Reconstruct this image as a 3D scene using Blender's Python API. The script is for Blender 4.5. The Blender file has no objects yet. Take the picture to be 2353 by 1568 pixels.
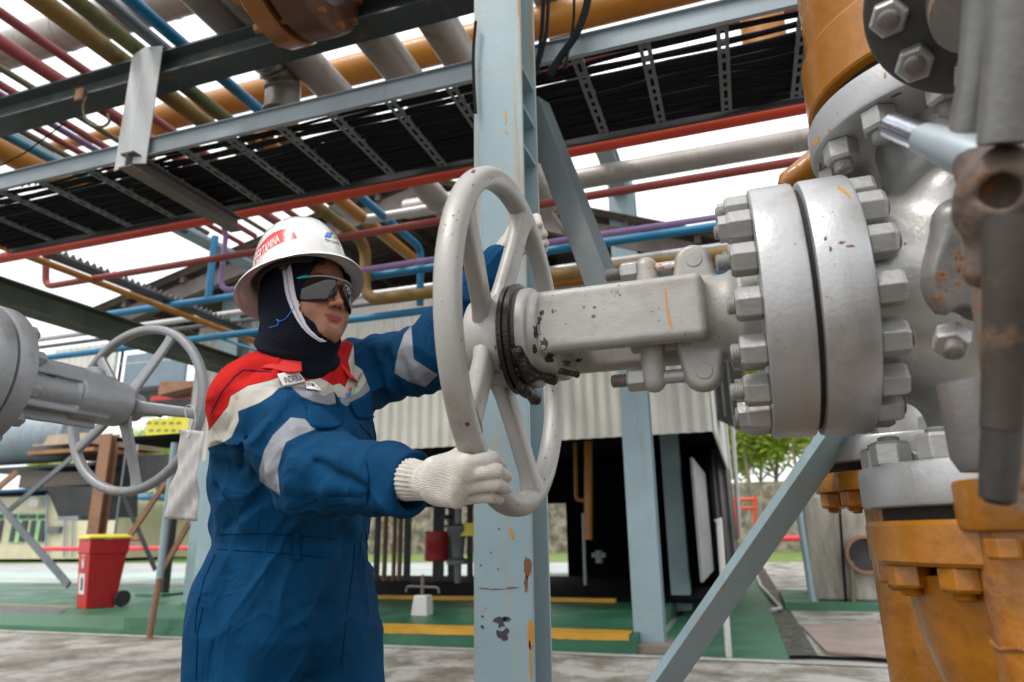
import bpy, math, random
import numpy as np
from mathutils import Vector, Matrix
from mathutils.bvhtree import BVHTree
S = bpy.context.scene
# ------------------------------------------------------------------ camera
F = 1569.0; CX, CY = 1176.5, 784.0
def nrm(v): v = np.asarray(v, float); return v/np.linalg.norm(v)
_U = nrm([(1090-CX)/F, (CY+4796)/F, -1.0])
_A = np.array([3.1345, .3295, 1.0]); _A = nrm(_A-_U*(_A@_U)); _B = np.cross(_U, _A)
RW = np.stack([_A, _B, _U]); CAM = np.array([0, 0, 1.0])
cd = bpy.data.cameras.new('camera'); cam = bpy.data.objects.new('camera', cd); S.collection.objects.link(cam); S.camera = cam
cam.matrix_world = Matrix.Translation(CAM) @ Matrix(RW.tolist()).to_4x4()
cd.sensor_width = 36; cd.lens = F/2353*36; cd.clip_start = .05; cd.clip_end = 600
cd.dof.use_dof = True; cd.dof.focus_distance = 1.36; cd.dof.aperture_fstop = 4.0
# ------------------------------------------------------------------ light: bright overcast
W = bpy.data.worlds.new('World'); S.world = W; W.use_nodes = True
wn = W.node_tree.nodes; wl = W.node_tree.links
SUN_EL, SUN_AZ = math.radians(58), math.radians(215)   # azimuth clockwise from +Y
bg = wn['Background']; bg.inputs['Strength'].default_value = .14
sky = wn.new('ShaderNodeTexSky'); sky.sky_type = 'NISHITA'; sky.sun_disc = False
sky.sun_elevation = SUN_EL; sky.sun_rotation = SUN_AZ; sky.air_density = 1.2; sky.dust_density = 6; sky.ozone_density = 1
mx = wn.new('ShaderNodeMix'); mx.data_type = 'RGBA'; mx.inputs[0].default_value = .82
tcw = wn.new('ShaderNodeTexCoord'); nsw = wn.new('ShaderNodeTexNoise'); nsw.inputs['Scale'].default_value = 1.6; nsw.inputs['Detail'].default_value = 5
crw = wn.new('ShaderNodeValToRGB'); crw.color_ramp.elements[0].color = (8.0, 8.2, 8.5, 1); crw.color_ramp.elements[1].color = (9.6, 9.6, 9.6, 1)
crw.color_ramp.elements[0].position = .35; crw.color_ramp.elements[1].position = .65
wl.new(tcw.outputs['Generated'], nsw.inputs['Vector']); wl.new(nsw.outputs['Fac'], crw.inputs['Fac'])
# overcast luminance: zenith about twice the horizon
sxw = wn.new('ShaderNodeSeparateXYZ'); mrw = wn.new('ShaderNodeMapRange'); mrw.inputs[3].default_value = 1.0; mrw.inputs[4].default_value = 1.35
wl.new(tcw.outputs['Generated'], sxw.inputs[0]); wl.new(sxw.outputs[2], mrw.inputs[0])
vmw = wn.new('ShaderNodeVectorMath'); vmw.operation = 'SCALE'; wl.new(crw.outputs[0], vmw.inputs[0]); wl.new(mrw.outputs[0], vmw.inputs['Scale'])
wl.new(sky.outputs[0], mx.inputs[6]); wl.new(vmw.outputs[0], mx.inputs[7]); wl.new(mx.outputs[2], bg.inputs['Color'])
sd = bpy.data.lights.new('sun', 'SUN'); sd.energy = 1.5; sd.angle = math.radians(11); sd.color = (1, .965, .91)
so = bpy.data.objects.new('sun', sd); S.collection.objects.link(so)
_sv = Vector((math.sin(SUN_AZ)*math.cos(SUN_EL), math.cos(SUN_AZ)*math.cos(SUN_EL), math.sin(SUN_EL)))
so.rotation_euler = _sv.to_track_quat('Z', 'Y').to_euler(); so.location = (0, 0, 30)
S.view_settings.view_transform = 'Standard'; S.view_settings.look = 'None'; S.view_settings.gamma = 1
S.view_settings.exposure = .3
S.render.engine = 'CYCLES'
S.cycles.max_bounces = 6; S.cycles.use_denoising = True
# ------------------------------------------------------------------ pixel <-> place (photo measured at 2353 px wide)
def ray(x, y): return RW @ np.array([(x-CX)/F, (CY-y)/F, -1.0])
def PD(x, y, d): return CAM+ray(x, y)*d
def PZ(x, y, z): r = ray(x, y); return CAM+r*(z-CAM[2])/r[2]
def PY(x, y, Y): r = ray(x, y); return CAM+r*(Y/r[1])
def PX(x, y, X): r = ray(x, y); return CAM+r*(X/r[0])
# ------------------------------------------------------------------ objects
COL = S.collection
def tag(o, label=None, cat=None, group=None, kind=None):
    if label: o['label'] = label
    if cat: o['category'] = cat
    if group: o['group'] = group
    if kind: o['kind'] = kind
    return o
def thing(name, label, cat, loc=(0, 0, 0), group=None):
    o = bpy.data.objects.new(name, None); COL.objects.link(o); o.location = tuple(float(v) for v in loc)
    o.empty_display_size = .1
    return tag(o, label, cat, group)
def wloc(o):
    v = Vector((0, 0, 0))
    while o is not None: v = v+Vector(o.location); o = o.parent
    return v
def make(name, verts, faces, mat, parent=None, smooth=True, angle=38, bevel=0, attrs=None, origin=None):
    me = bpy.data.meshes.new(name); V = np.asarray(verts, dtype=float).reshape(-1, 3)
    off = np.array(wloc(parent)) if parent is not None else (np.array(origin, float) if origin is not None else np.zeros(3))
    V = V-off
    me.from_pydata(V.tolist(), [], [list(map(int, f)) for f in faces]); me.update()
    if mat is not None: me.materials.append(mat)
    if smooth:
        me.shade_smooth()
        if angle < 179: me.set_sharp_from_angle(angle=math.radians(angle))
    if attrs:
        for k, a in attrs.items():
            at = me.attributes.new(k, 'FLOAT', 'POINT'); at.data.foreach_set('value', np.asarray(a, dtype=np.float32))
    o = bpy.data.objects.new(name, me); COL.objects.link(o)
    if parent is not None: o.parent = parent
    elif origin is not None: o.location = tuple(float(v) for v in origin)
    if bevel:
        b = o.modifiers.new('bevel', 'BEVEL'); b.width = bevel; b.segments = 2; b.limit_method = 'ANGLE'; b.angle_limit = math.radians(40)
        b.harden_normals = False
    return o
def frame(d, up=None):
    d = nrm(d); up = np.array([0, 0, 1.0]) if up is None else np.asarray(up, float)
    if abs(d@nrm(up)) > .98: up = np.array([0, 1.0, 0]) if abs(d[1]) < .9 else np.array([1.0, 0, 0])
    s = nrm(np.cross(d, up)); u = np.cross(s, d)
    return s, u, d
class MB:
    def __init__(s): s.v = []; s.f = []
    def add(s, V, Fs):
        n = len(s.v); s.v += [tuple(map(float, p)) for p in V]; s.f += [tuple(i+n for i in f) for f in Fs]; return s
    def box(s, c, size, ax=None):
        c = np.asarray(c, float); h = np.asarray(size, float)/2; ax = np.eye(3) if ax is None else np.asarray(ax)
        V = [c+ax[0]*h[0]*i+ax[1]*h[1]*j+ax[2]*h[2]*k for i in (-1, 1) for j in (-1, 1) for k in (-1, 1)]
        return s.add(V, [(0, 1, 3, 2), (4, 6, 7, 5), (0, 4, 5, 1), (2, 3, 7, 6), (0, 2, 6, 4), (1, 5, 7, 3)])
    def bb(s, lo, hi):
        lo = np.minimum(lo, hi)*1.0; hi2 = np.maximum(lo, hi)*1.0
        return s.box((lo+hi2)/2, hi2-lo)
    def sweep(s, poly, a, b, up=None, twist=0):
        """extrude closed 2D polygon (side, up) from a to b"""
        a = np.asarray(a, float); b = np.asarray(b, float); sd_, u, d = frame(b-a, up); n = len(poly)
        if twist: c_, s_ = math.cos(twist), math.sin(twist); sd_, u = sd_*c_+u*s_, -sd_*s_+u*c_
        V = [e+sd_*p[0]+u*p[1] for e in (a, b) for p in poly]
        Fs = [(i, (i+1) % n, n+(i+1) % n, n+i) for i in range(n)]+[tuple(range(n))[::-1], tuple(range(n, 2*n))]
        return s.add(V, Fs)
    def hbeam(s, a, b, w, h, tw=.01, tf=.012, up=None):
        x = w/2; y = h/2; t = tw/2
        return s.sweep([(-x, -y), (x, -y), (x, -y+tf), (t, -y+tf), (t, y-tf), (x, y-tf), (x, y), (-x, y), (-x, y-tf), (-t, y-tf), (-t, -y+tf), (-x, -y+tf)], a, b, up)
    def chan(s, a, b, w, h, t=.008, up=None):
        """channel: web at side=0, flanges towards +side"""
        y = h/2
        return s.sweep([(0, -y), (w, -y), (w, -y+t), (t, -y+t), (t, y-t), (w, y-t), (w, y), (0, y)], a, b, up)
    def angle(s, a, b, w, h, t=.006, up=None):
        return s.sweep([(0, 0), (w, 0), (w, t), (t, t), (t, h), (0, h)], a, b, up)
    def tube(s, pts, r, n=20, cap=True):
        P = [np.asarray(p, float) for p in pts]; R_ = r if hasattr(r, '__len__') else [r]*len(P)
        T = [nrm(P[min(i+1, len(P)-1)]-P[max(i-1, 0)]) for i in range(len(P))]
        sd_, u, _ = frame(T[0]); V = []
        for i, p in enumerate(P):
            if i: sd_ = nrm(sd_-T[i]*(sd_@T[i]))
            u = np.cross(sd_, T[i])
            for k in range(n):
                a = 2*math.pi*k/n; V.append(p+(sd_*math.cos(a)+u*math.sin(a))*R_[i])
        m = len(P)
        Fs = [(i*n+k, i*n+(k+1) % n, (i+1)*n+(k+1) % n, (i+1)*n+k) for i in range(m-1) for k in range(n)]
        if cap: Fs += [tuple(range(n))[::-1], tuple(range((m-1)*n, m*n))]
        Fs = [f[::-1] for f in Fs]
        return s.add(V, Fs)
    def lathe(s, prof, o, d, n=48, up=None, close=False):
        """prof: list of (radius, distance along d)"""
        o = np.asarray(o, float); sd_, u, d = frame(d, up); V = []
        for r, h in prof:
            for k in range(n):
                a = 2*math.pi*k/n; V.append(o+d*h+(sd_*math.cos(a)+u*math.sin(a))*r)
        m = len(prof); Fs = []
        for i in range(m-1 if not close else m):
            j = (i+1) % m
            Fs += [(i*n+k, j*n+k, j*n+(k+1) % n, i*n+(k+1) % n) for k in range(n)]
        if not close: Fs += [tuple(range(n)), tuple(range((m-1)*n, m*n))[::-1]]
        Fs = [f[::-1] for f in Fs]
        return s.add(V, Fs)
    def build(s, name, mat, parent=None, **k): return make(name, s.v, s.f, mat, parent, **k)
def fillet(pts, r, n=6):
    """polyline with rounded corners"""
    P = [np.asarray(p, float) for p in pts]; out = [P[0]]
    for i in range(1, len(P)-1):
        a, b, c = P[i-1], P[i], P[i+1]; u = nrm(a-b); v = nrm(c-b)
        rr = min(r, np.linalg.norm(a-b)*.45, np.linalg.norm(c-b)*.45)
        p0 = b+u*rr; p1 = b+v*rr
        for k in range(n+1):
            t = k/n; out.append((1-t)**2*p0+2*t*(1-t)*b+t*t*p1)
    out.append(P[-1]); return out
# ------------------------------------------------------------------ materials
def mat_new(name):
    m = bpy.data.materials.new(name); m.use_nodes = True
    return m, m.node_tree.nodes, m.node_tree.links, m.node_tree.nodes['Principled BSDF']
class NB:
    """small node helper"""
    def __init__(s, m): s.n = m.node_tree.nodes; s.l = m.node_tree.links
    def node(s, t, **kw):
        x = s.n.new(t)
        for k, v in kw.items(): setattr(x, k, v)
        return x
    def put(s, sock, v):
        if hasattr(v, 'is_linked') or isinstance(v, bpy.types.NodeSocket): s.l.new(v, sock)
        else:
            if isinstance(v, (tuple, list)) and len(v) == 3 and sock.type == 'RGBA': v = (*v, 1)
            sock.default_value = v
    def coord(s, which='Object', scale=None):
        o = s.node('ShaderNodeTexCoord').outputs[which]
        if scale is None: return o
        m = s.node('ShaderNodeMapping'); s.put(m.inputs[0], o); m.inputs['Scale'].default_value = scale if hasattr(scale, '__len__') else (scale,)*3
        return m.outputs[0]
    def noise(s, vec, scale, detail=4, rough=.55, dist=0):
        x = s.node('ShaderNodeTexNoise'); s.put(x.inputs['Vector'], vec); x.inputs['Scale'].default_value = scale
        x.inputs['Detail'].default_value = detail; x.inputs['Roughness'].default_value = rough; x.inputs['Distortion'].default_value = dist
        return x.outputs['Fac']
    def vor(s, vec, scale, feature='F1', out='Distance'):
        x = s.node('ShaderNodeTexVoronoi', feature=feature); s.put(x.inputs['Vector'], vec); x.inputs['Scale'].default_value = scale
        return x.outputs[out]
    def rng(s, v, a, b, c=0, d=1, smooth=True):
        x = s.node('ShaderNodeMapRange'); x.interpolation_type = 'SMOOTHSTEP' if smooth else 'LINEAR'
        s.put(x.inputs[0], v)
        for i, q in enumerate((a, b, c, d)): x.inputs[i+1].default_value = q
        return x.outputs[0]
    def mix(s, fac, a, b, mode='MIX'):
        x = s.node('ShaderNodeMix', data_type='RGBA', blend_type=mode); s.put(x.inputs[0], fac); s.put(x.inputs[6], a); s.put(x.inputs[7], b)
        return x.outputs[2]
    def math(s, op, a, b=0.0, c=None):
        x = s.node('ShaderNodeMath', operation=op); s.put(x.inputs[0], a); s.put(x.inputs[1], b)
        if c is not None: s.put(x.inputs[2], c)
        return x.outputs[0]
    def sep(s, v):
        x = s.node('ShaderNodeSeparateXYZ'); s.put(x.inputs[0], v); return x.outputs
    def bump(s, h, strength=.3, dist=.01, normal=None):
        x = s.node('ShaderNodeBump'); s.put(x.inputs['Height'], h); x.inputs['Strength'].default_value = strength; x.inputs['Distance'].default_value = dist
        if normal is not None: s.l.new(normal, x.inputs['Normal'])
        return x.outputs[0]
    def attr(s, name):
        x = s.node('ShaderNodeAttribute'); x.attribute_name = name; return x.outputs['Fac']
def paint(name, col, rough=.45, metal=0.0, var=.12, rust=.0, chips=.0, drips=.0, dripcol=(.45, .2, .03), dirt=.15, dirtcol=(.1, .09, .075), bump=.15, bscale=60, scale=1.0, coat=0, chipcol=(.05, .035, .03), lump=0, flow=True):
    """painted steel: tone variation, soft vertical grime, rust blooms, chips, orange-peel bump"""
    m, n, l, b = mat_new(name); N = NB(m); c = N.coord('Object')
    big = N.noise(c, 2.2*scale, 5); fine = N.noise(c, 38*scale, 4)
    c1 = tuple(min(1, x*(1+var)) for x in col); c0 = tuple(x*(1-var) for x in col)
    colr = N.mix(N.rng(big, .3, .7), c0, c1)
    if dirt:
        cs = N.coord('Object', (14*scale, 14*scale, 1.6*scale)) if flow else N.coord('Object', 5*scale)
        st = N.noise(cs, 1.0, 5, .65)
        colr = N.mix(N.math('MULTIPLY', N.rng(st, .52, .8), dirt*1.6), colr, dirtcol)
        colr = N.mix(N.math('MULTIPLY', N.rng(fine, .55, .75), dirt*.6), colr, dirtcol)
    r = N.rng(N.noise(c, 9*scale, 4), .2, .8, max(.05, rough-.1), min(1, rough+.12))
    mt = metal
    if rust:
        rm = N.math('ADD', N.noise(c, 6*scale, 8, .72), N.math('MULTIPLY', N.math('SUBTRACT', N.noise(c, 45*scale, 3), .5), .16))
        rm2 = N.rng(rm, .68-rust*.28, .73-rust*.26)
        rc = N.mix(N.rng(fine, .35, .65), (.12, .035, .012), (.34, .13, .04))
        halo = N.rng(rm, .60-rust*.28, .73-rust*.26)
        colr = N.mix(N.math('MULTIPLY', halo, .35), colr, (.4, .22, .09))
        colr = N.mix(rm2, colr, rc); r = N.math('MAXIMUM', r, N.math('MULTIPLY', rm2, .85))
    if drips:
        dc = N.coord('Object', (26*scale, 26*scale, 2.4*scale)); dn = N.noise(dc, 1, 2, .4)
        colr = N.mix(N.rng(dn, .74-drips*.1, .76-drips*.1), colr, dripcol)
    chm = None
    if chips:
        v = N.vor(c, 34*scale); vn = N.math('ADD', v, N.math('MULTIPLY', N.noise(c, 70*scale, 3), .35))
        gate = N.rng(N.noise(c, 5*scale, 3), .5, .62)
        chm = N.math('MULTIPLY', N.rng(vn, .17+chips*.12, .13+chips*.12), gate)
        colr = N.mix(chm, colr, chipcol)
    l.new(colr, b.inputs['Base Color']); N.put(b.inputs['Roughness'], r); b.inputs['Metallic'].default_value = mt
    if coat: b.inputs['Coat Weight'].default_value = coat; b.inputs['Coat Roughness'].default_value = .12
    h = N.math('MULTIPLY', N.noise(c, bscale, 3), .5)
    if lump: h = N.math('ADD', h, N.math('MULTIPLY', N.noise(c, 14*scale, 3), lump))
    if chm is not None: h = N.math('SUBTRACT', h, N.math('MULTIPLY', chm, .8))
    if rust: h = N.math('ADD', h, N.math('MULTIPLY', N.math('MULTIPLY', rm2, fine), .8))
    l.new(N.bump(h, bump, .01), b.inputs['Normal'])
    return m
# ------------------------------------------------------------------ implicit surfaces
def surfnet(f, lo, hi, h, newton=2):
    lo = np.asarray(lo, float); hi = np.asarray(hi, float)
    nx, ny, nz = [int(math.ceil((hi[i]-lo[i])/h))+1 for i in range(3)]
    B = 8; bn = [-(-n//B) for n in (nx, ny, nz)]
    cg = np.stack(np.meshgrid(*[np.arange(n) for n in bn], indexing='ij'), -1).reshape(-1, 3)
    fc = f(lo+(cg*B+(B-1)/2)*h)
    full = np.empty([n*B for n in bn], np.float32)
    full.reshape(bn[0], B, bn[1], B, bn[2], B)[:] = fc.reshape(bn[0], 1, bn[1], 1, bn[2], 1)
    act = cg[np.abs(fc) < B*h*.87*1.25+.012]
    loc = np.stack(np.meshgrid(*[np.arange(B)]*3, indexing='ij'), -1).reshape(-1, 3)
    for i in range(0, len(act), 800):
        I = (act[i:i+800, None]*B+loc[None]).reshape(-1, 3); full[I[:, 0], I[:, 1], I[:, 2]] = f(lo+I*h)
    V = full[:nx, :ny, :nz]
    ins = V < 0; dims = np.array([nx, ny, nz]); keys = []; pos = []; quads = []
    def cid(i, j, k): return (i*ny+j)*nz+k
    for ax in range(3):
        s0 = [slice(None)]*3; s1 = [slice(None)]*3; s0[ax] = slice(0, -1); s1[ax] = slice(1, None)
        A0 = V[tuple(s0)]; A1 = V[tuple(s1)]; cr = ins[tuple(s0)] != ins[tuple(s1)]
        I = np.argwhere(cr)
        u, w = (ax+1) % 3, (ax+2) % 3
        ok = (I[:, u] > 0) & (I[:, w] > 0) & (I[:, u] < dims[u]-1) & (I[:, w] < dims[w]-1); I = I[ok]
        a0 = A0[tuple(I.T)]; a1 = A1[tuple(I.T)]; t = a0/(a0-a1)
        p = I.astype(float); p[:, ax] += t
        q = []
        for du, dw in ((-1, -1), (0, -1), (0, 0), (-1, 0)):
            J = I.copy(); J[:, u] += du; J[:, w] += dw; kk = cid(J[:, 0], J[:, 1], J[:, 2]); q.append(kk); keys.append(kk); pos.append(p)
        q = np.stack(q, 1); fl = a0 >= 0; q[fl] = q[fl][:, ::-1]; quads.append(q)
    keys = np.concatenate(keys); pos = np.concatenate(pos); quads = np.concatenate(quads)
    uq, inv = np.unique(keys, return_inverse=True); inv = inv.reshape(-1); cnt = np.bincount(inv)
    P = np.stack([np.bincount(inv, pos[:, i])/cnt for i in range(3)], 1)*h+lo
    Q = np.searchsorted(uq, quads)
    for _ in range(newton):
        e = h*.3; f0 = f(P); g = np.stack([(f(P+d)-f(P-d))/(2*e) for d in np.eye(3)*e], 1)
        gl = np.maximum((g*g).sum(1), .05); st_ = g*(f0/gl)[:, None]; ln = np.linalg.norm(st_, axis=1, keepdims=True)
        P = P-st_*np.minimum(1, h*.5/np.maximum(ln, 1e-9))
    return P, Q
def smin(a, b, k): h = np.clip(.5+.5*(b-a)/k, 0, 1); return b+(a-b)*h-k*h*(1-h)
def smax(a, b, k): return -smin(-a, -b, k)
def cap(P, a, b, ra, rb=None):
    rb = ra if rb is None else rb; a = np.asarray(a, float); b = np.asarray(b, float); ba = b-a
    pa = P-a; t = np.clip(pa@ba/(ba@ba), 0, 1); return np.linalg.norm(pa-t[:, None]*ba, axis=1)-(ra+(rb-ra)*t)
def ell(P, c, r, R_=None):
    q = P-np.asarray(c, float)
    if R_ is not None: q = q@np.asarray(R_).T
    r = np.asarray(r, float); k0 = np.linalg.norm(q/r, axis=1); k1 = np.linalg.norm(q/(r*r), axis=1)
    return k0*(k0-1)/np.maximum(k1, 1e-9)
def cyl(P, c, d, r, h0, h1, rnd=0):
    d = nrm(d); q = P-np.asarray(c, float); t = q@d; rad = np.linalg.norm(q-t[:, None]*d, axis=1)
    dx = rad-r+rnd; dy = np.maximum(h0-t, t-h1)+rnd
    return np.minimum(np.maximum(dx, dy), 0)+np.sqrt(np.maximum(dx, 0)**2+np.maximum(dy, 0)**2)-rnd
def rbox(P, c, half, rnd=0, ax=None):
    q = P-np.asarray(c, float)
    if ax is not None: q = q@np.asarray(ax).T
    q = np.abs(q)-np.asarray(half, float)+rnd
    return np.linalg.norm(np.maximum(q, 0), axis=1)+np.minimum(q.max(1), 0)-rnd
_rs = np.random.RandomState(7); _g = _rs.rand(32, 32, 32)
def vnoise(P, s):
    q = P*s+100; i = np.floor(q).astype(int); t = q-i; t = t*t*(3-2*t); r = 0
    for a in (0, 1):
        for b_ in (0, 1):
            for c in (0, 1):
                r = r+_g[(i[:, 0]+a) % 32, (i[:, 1]+b_) % 32, (i[:, 2]+c) % 32]*(t[:, 0] if a else 1-t[:, 0])*(t[:, 1] if b_ else 1-t[:, 1])*(t[:, 2] if c else 1-t[:, 2])
    return r-.5
def trace(f, x, y, d0=.3, d1=8):
    """first hit of the camera ray through photo pixel (x, y) with the implicit surface f"""
    r = ray(x, y); L = np.linalg.norm(r); d = d0
    for _ in range(160):
        p = CAM+r*d; v = float(f(p[None])[0])
        if v < 2e-4: return p
        d += v/L*.8
        if d > d1: break
    return None
# ================================================================== materials shared
M = {}
M['blue_steel'] = paint('pale_blue_paint', (.25, .35, .385), .42, var=.08, rust=.02, chips=.15, dirt=.22, dirtcol=(.2, .17, .11), bump=.12)
M['blue_stain'] = paint('stained_blue_paint', (.25, .355, .395), .4, var=.07, rust=.05, chips=.5, dirt=.3, dirtcol=(.42, .30, .12), bump=.12)
M['grey_steel'] = paint('grey_green_paint', (.075, .10, .105), .5, var=.15, rust=.22, chips=.2, dirt=.5, dirtcol=(.06, .06, .04), bump=.2)
M['galv'] = paint('galvanised', (.28, .33, .36), .45, metal=.25, var=.08, dirt=.15, bump=.08)
M['dark_galv'] = paint('dull_galvanised', (.13, .145, .155), .5, metal=.2, var=.15, dirt=.4, bump=.1)
M['brown_steel'] = paint('brown_steel', (.13, .11, .1), .6, var=.2, rust=.2, dirt=.5, bump=.2)
M['cable'] = paint('black_cable', (.008, .009, .011), .75, var=.3, dirt=.1, dirtcol=(.03, .03, .03), bump=.1); M['cable'].node_tree.nodes['Principled BSDF'].inputs['Specular IOR Level'].default_value = .15
M['red_pipe'] = paint('red_pipe_paint', (.52, .050, .018), .45, var=.12, dirt=.2, dirtcol=(.12, .03, .02))
M['maroon'] = paint('maroon_pipe_paint', (.26, .045, .038), .5, var=.15, dirt=.3, dirtcol=(.12, .06, .04))
M['rose'] = paint('rose_pipe_paint', (.29, .065, .065), .5, var=.15, dirt=.55, dirtcol=(.07, .04, .03))
M['lilac'] = paint('lilac_pipe_paint', (.26, .16, .36), .45, var=.12, dirt=.2)
M['blue_pipe'] = paint('blue_pipe_paint', (.006, .17, .34), .42, var=.12, dirt=.15)
M['teal'] = paint('teal_pipe_paint', (.02, .15, .22), .45, var=.15, dirt=.5)
M['silver'] = paint('aluminium_cladding', (.32, .295, .27), .42, metal=.35, var=.12, dirt=.6, dirtcol=(.16, .13, .11), bump=.3, bscale=20, flow=False)
M['whitepipe'] = paint('white_pipe', (.5, .5, .5), .35, metal=.3, var=.08, dirt=.3)
M['orange'] = paint('ochre_pipe_paint', (.38, .15, .012), .4, var=.15, dirt=.4, dirtcol=(.16, .07, .02), flow=False)
M['moss'] = paint('mossy_pipe', (.20, .12, .03), .7, var=.2, dirt=.8, dirtcol=(.06, .075, .02), bump=.4, flow=False)
M['mossgreen'] = paint('moss_covered', (.10, .10, .035), .8, var=.3, dirt=.9, dirtcol=(.03, .045, .012), bump=.6, flow=False)
M['olive'] = paint('olive_pipe', (.15, .13, .09), .6, var=.2, dirt=.6)
M['rusty'] = paint('rusty_steel', (.24, .12, .07), .75, var=.2, rust=.35, dirt=.4)
M['black'] = paint('dark_steel', (.03, .03, .032), .6, var=.3, dirt=.2)
M['white'] = paint('white_paint', (.55, .55, .53), .45, var=.05, dirt=.25)

def pipe(name, pts, r, mat, label, cat='pipe', group=None, bands=None, n=24):
    b = MB(); b.tube(pts, r, n)
    if bands:
        a, e = np.asarray(pts[0], float), np.asarray(pts[-1], float); L = np.linalg.norm(e-a); d = (e-a)/L
        for s in np.arange(bands*.5, L, bands): b.lathe([(r*1.0, -.012), (r*1.035, -.01), (r*1.035, .01), (r*1.0, .012)], a+d*s, d, n)
    o = b.build(name, mat, origin=np.mean(np.asarray(pts), 0)); return tag(o, label, cat, group)
# rust running down both edges of the column face
_m = M['blue_stain']; _N = NB(_m); _b = _m.node_tree.nodes['Principled BSDF']; _old = _b.inputs['Base Color'].links[0].from_socket
_c = _N.coord('Object'); _s = _N.sep(_c); _e = _N.rng(_N.math('ABSOLUTE', _s[0]), .048, .082); _hz = _N.rng(_s[2], 1.35, 2.3)
_st = _N.rng(_N.noise(_N.coord('Object', (40, 40, 1.3)), 1, 5, .6), .42, .66); _mk = _N.math('MULTIPLY', _N.math('MULTIPLY', _e, _st), _N.math('ADD', _N.math('MULTIPLY', _hz, .85), .12))
_cc = _N.mix(_mk, _old, (.36, .22, .08)); _d2 = _N.math('MULTIPLY', _N.rng(_N.noise(_N.coord('Object', (90, 90, 3)), 1, 4, .6), .58, .68), _mk); _cc = _N.mix(_d2, _cc, (.13, .05, .015))
_m.node_tree.links.new(_cc, _b.inputs['Base Color'])
# ---- steel column by the wheel
C0 = PY(1090, 1400, 2.0)[0]; C1 = PY(1226, 1400, 2.0)[0]; CWX = (C0+C1)/2; CW = C1-C0
col = thing('steel_column', 'pale blue steel H column with rust streaks standing right behind the big grey handwheel', 'column', (CWX, 2.09, 0))
b = MB(); b.hbeam((CWX, 2.09, 0), (CWX, 2.09, 4.4), .18, CW, .009, .012, up=(1, 0, 0))
# hbeam flanges stand along 'up': turn so that they face +-Y
b = MB(); b.hbeam((CWX, 2.09, .02), (CWX, 2.09, 4.4), CW, .19, .009, .013, up=(0, 1, 0)); b.build('column_shaft', M['blue_stain'], col, bevel=.002)
b = MB(); b.box((CWX, 2.09, .01), (.34, .34, .02)); b.build('base_plate', M['blue_steel'], col)
for z in (2.62, 2.46, 2.30):
    b = MB(); x0 = CWX+.006; x1 = C1-.004
    b.add([(x0, 2.014, z), (x1, 2.014, z), (x1, 2.166, z+.0), (x0, 2.166, z), (x0, 2.014, z+.01), (x1, 2.014, z+.01), (x1, 2.166, z+.01), (x0, 2.166, z+.01)],
          [(0, 3, 2, 1), (4, 5, 6, 7), (0, 1, 5, 4), (1, 2, 6, 5), (2, 3, 7, 6), (3, 0, 4, 7)]); b.build('stiffener_plate', M['blue_steel'], col)
# paint scars on the column: real chips and one drip of ochre paint, as thin raised flakes
def flake(pts_px, Y, mat, name, parent, th=.0012, dy=.0):
    P = np.array([PY(x, y, Y) for x, y in pts_px]); n = len(P)
    V = np.vstack([P+[0, .0005, 0], P-[0, th, 0]])
    return make(name, V, [tuple(range(n, 2*n)), tuple(range(n))[::-1]]+[(i, (i+1) % n, n+(i+1) % n, n+i) for i in range(n)], mat, parent, smooth=False)
def blob(cx_, cy_, rx, ry, seed, n=16, rough=.35, tilt=0):
    R_ = random.Random(seed); o = []
    for k in range(n):
        a = 2*math.pi*k/n; q = 1+R_.uniform(-rough, rough); x = rx*q*math.cos(a); y = ry*q*math.sin(a)
        o.append((cx_+x*math.cos(tilt)-y*math.sin(tilt), cy_-(x*math.sin(tilt)+y*math.cos(tilt))))
    return o
MPB = paint('bare_dark_primer', (.045, .04, .055), .6, var=.2, dirt=.1)
MOC = paint('ochre_paint_splash', (.50, .24, .035), .35, var=.15, dirt=.1)
MRU = paint('rust_spot', (.17, .07, .03), .85, var=.3, dirt=.3)
YF = 2.09-.095-.0002
for p_, m_ in [(blob(1150, 1428, 14, 12, 1, 14, .5), MPB), (blob(1166, 1422, 10, 5, 4, 10, .4), MPB), (blob(1156, 1458, 12, 14, 2, 12, .5, .5), MPB), (blob(1108, 1441, 4, 4, 3, 9), MPB), (blob(1109, 1417, 2.5, 2.5, 5, 8), MPB),
               (blob(1212, 1302, 8, 24, 6, 16, .3), MRU), (blob(1209, 1340, 4, 22, 8, 12, .3), MRU),
               (blob(1176, 1226, 4.5, 14, 9, 12, .15, .25), MOC), (blob(1220, 1458, 8, 34, 10, 16, .06), MOC), (blob(1219, 1520, 3.0, 50, 11, 14, .06, .04), MOC),
               (blob(1162, 840, 3, 3, 12, 8), MPB), (blob(1183, 1050, 3, 2, 13, 8), MPB), (blob(1160, 1081, 6, 2, 14, 8, .3, .4), MPB), (blob(1105, 1299, 2, 2, 15, 8), MPB), (blob(1145, 1308, 2, 2, 16, 8), MPB), (blob(1170, 980, 3, 2, 17, 8), MPB), (blob(1146, 1215, 2, 2, 21, 8), MPB), (blob(1128, 1270, 2, 2, 22, 8), MPB),
               (blob(1112, 1352, 12, 1.2, 18, 10, .3, -.05), MRU), (blob(1140, 1354, 16, 1.2, 19, 10, .3, .02), MRU), (blob(1176, 1351, 14, 1.4, 20, 10, .3, .06), MRU), (blob(1162, 270, 3, 16, 31, 10, .3), MOC), (blob(1163, 304, 3.5, 4, 32, 10, .3), MOC)]:
    flake(p_, YF, m_, 'paint_mark', col)
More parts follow.
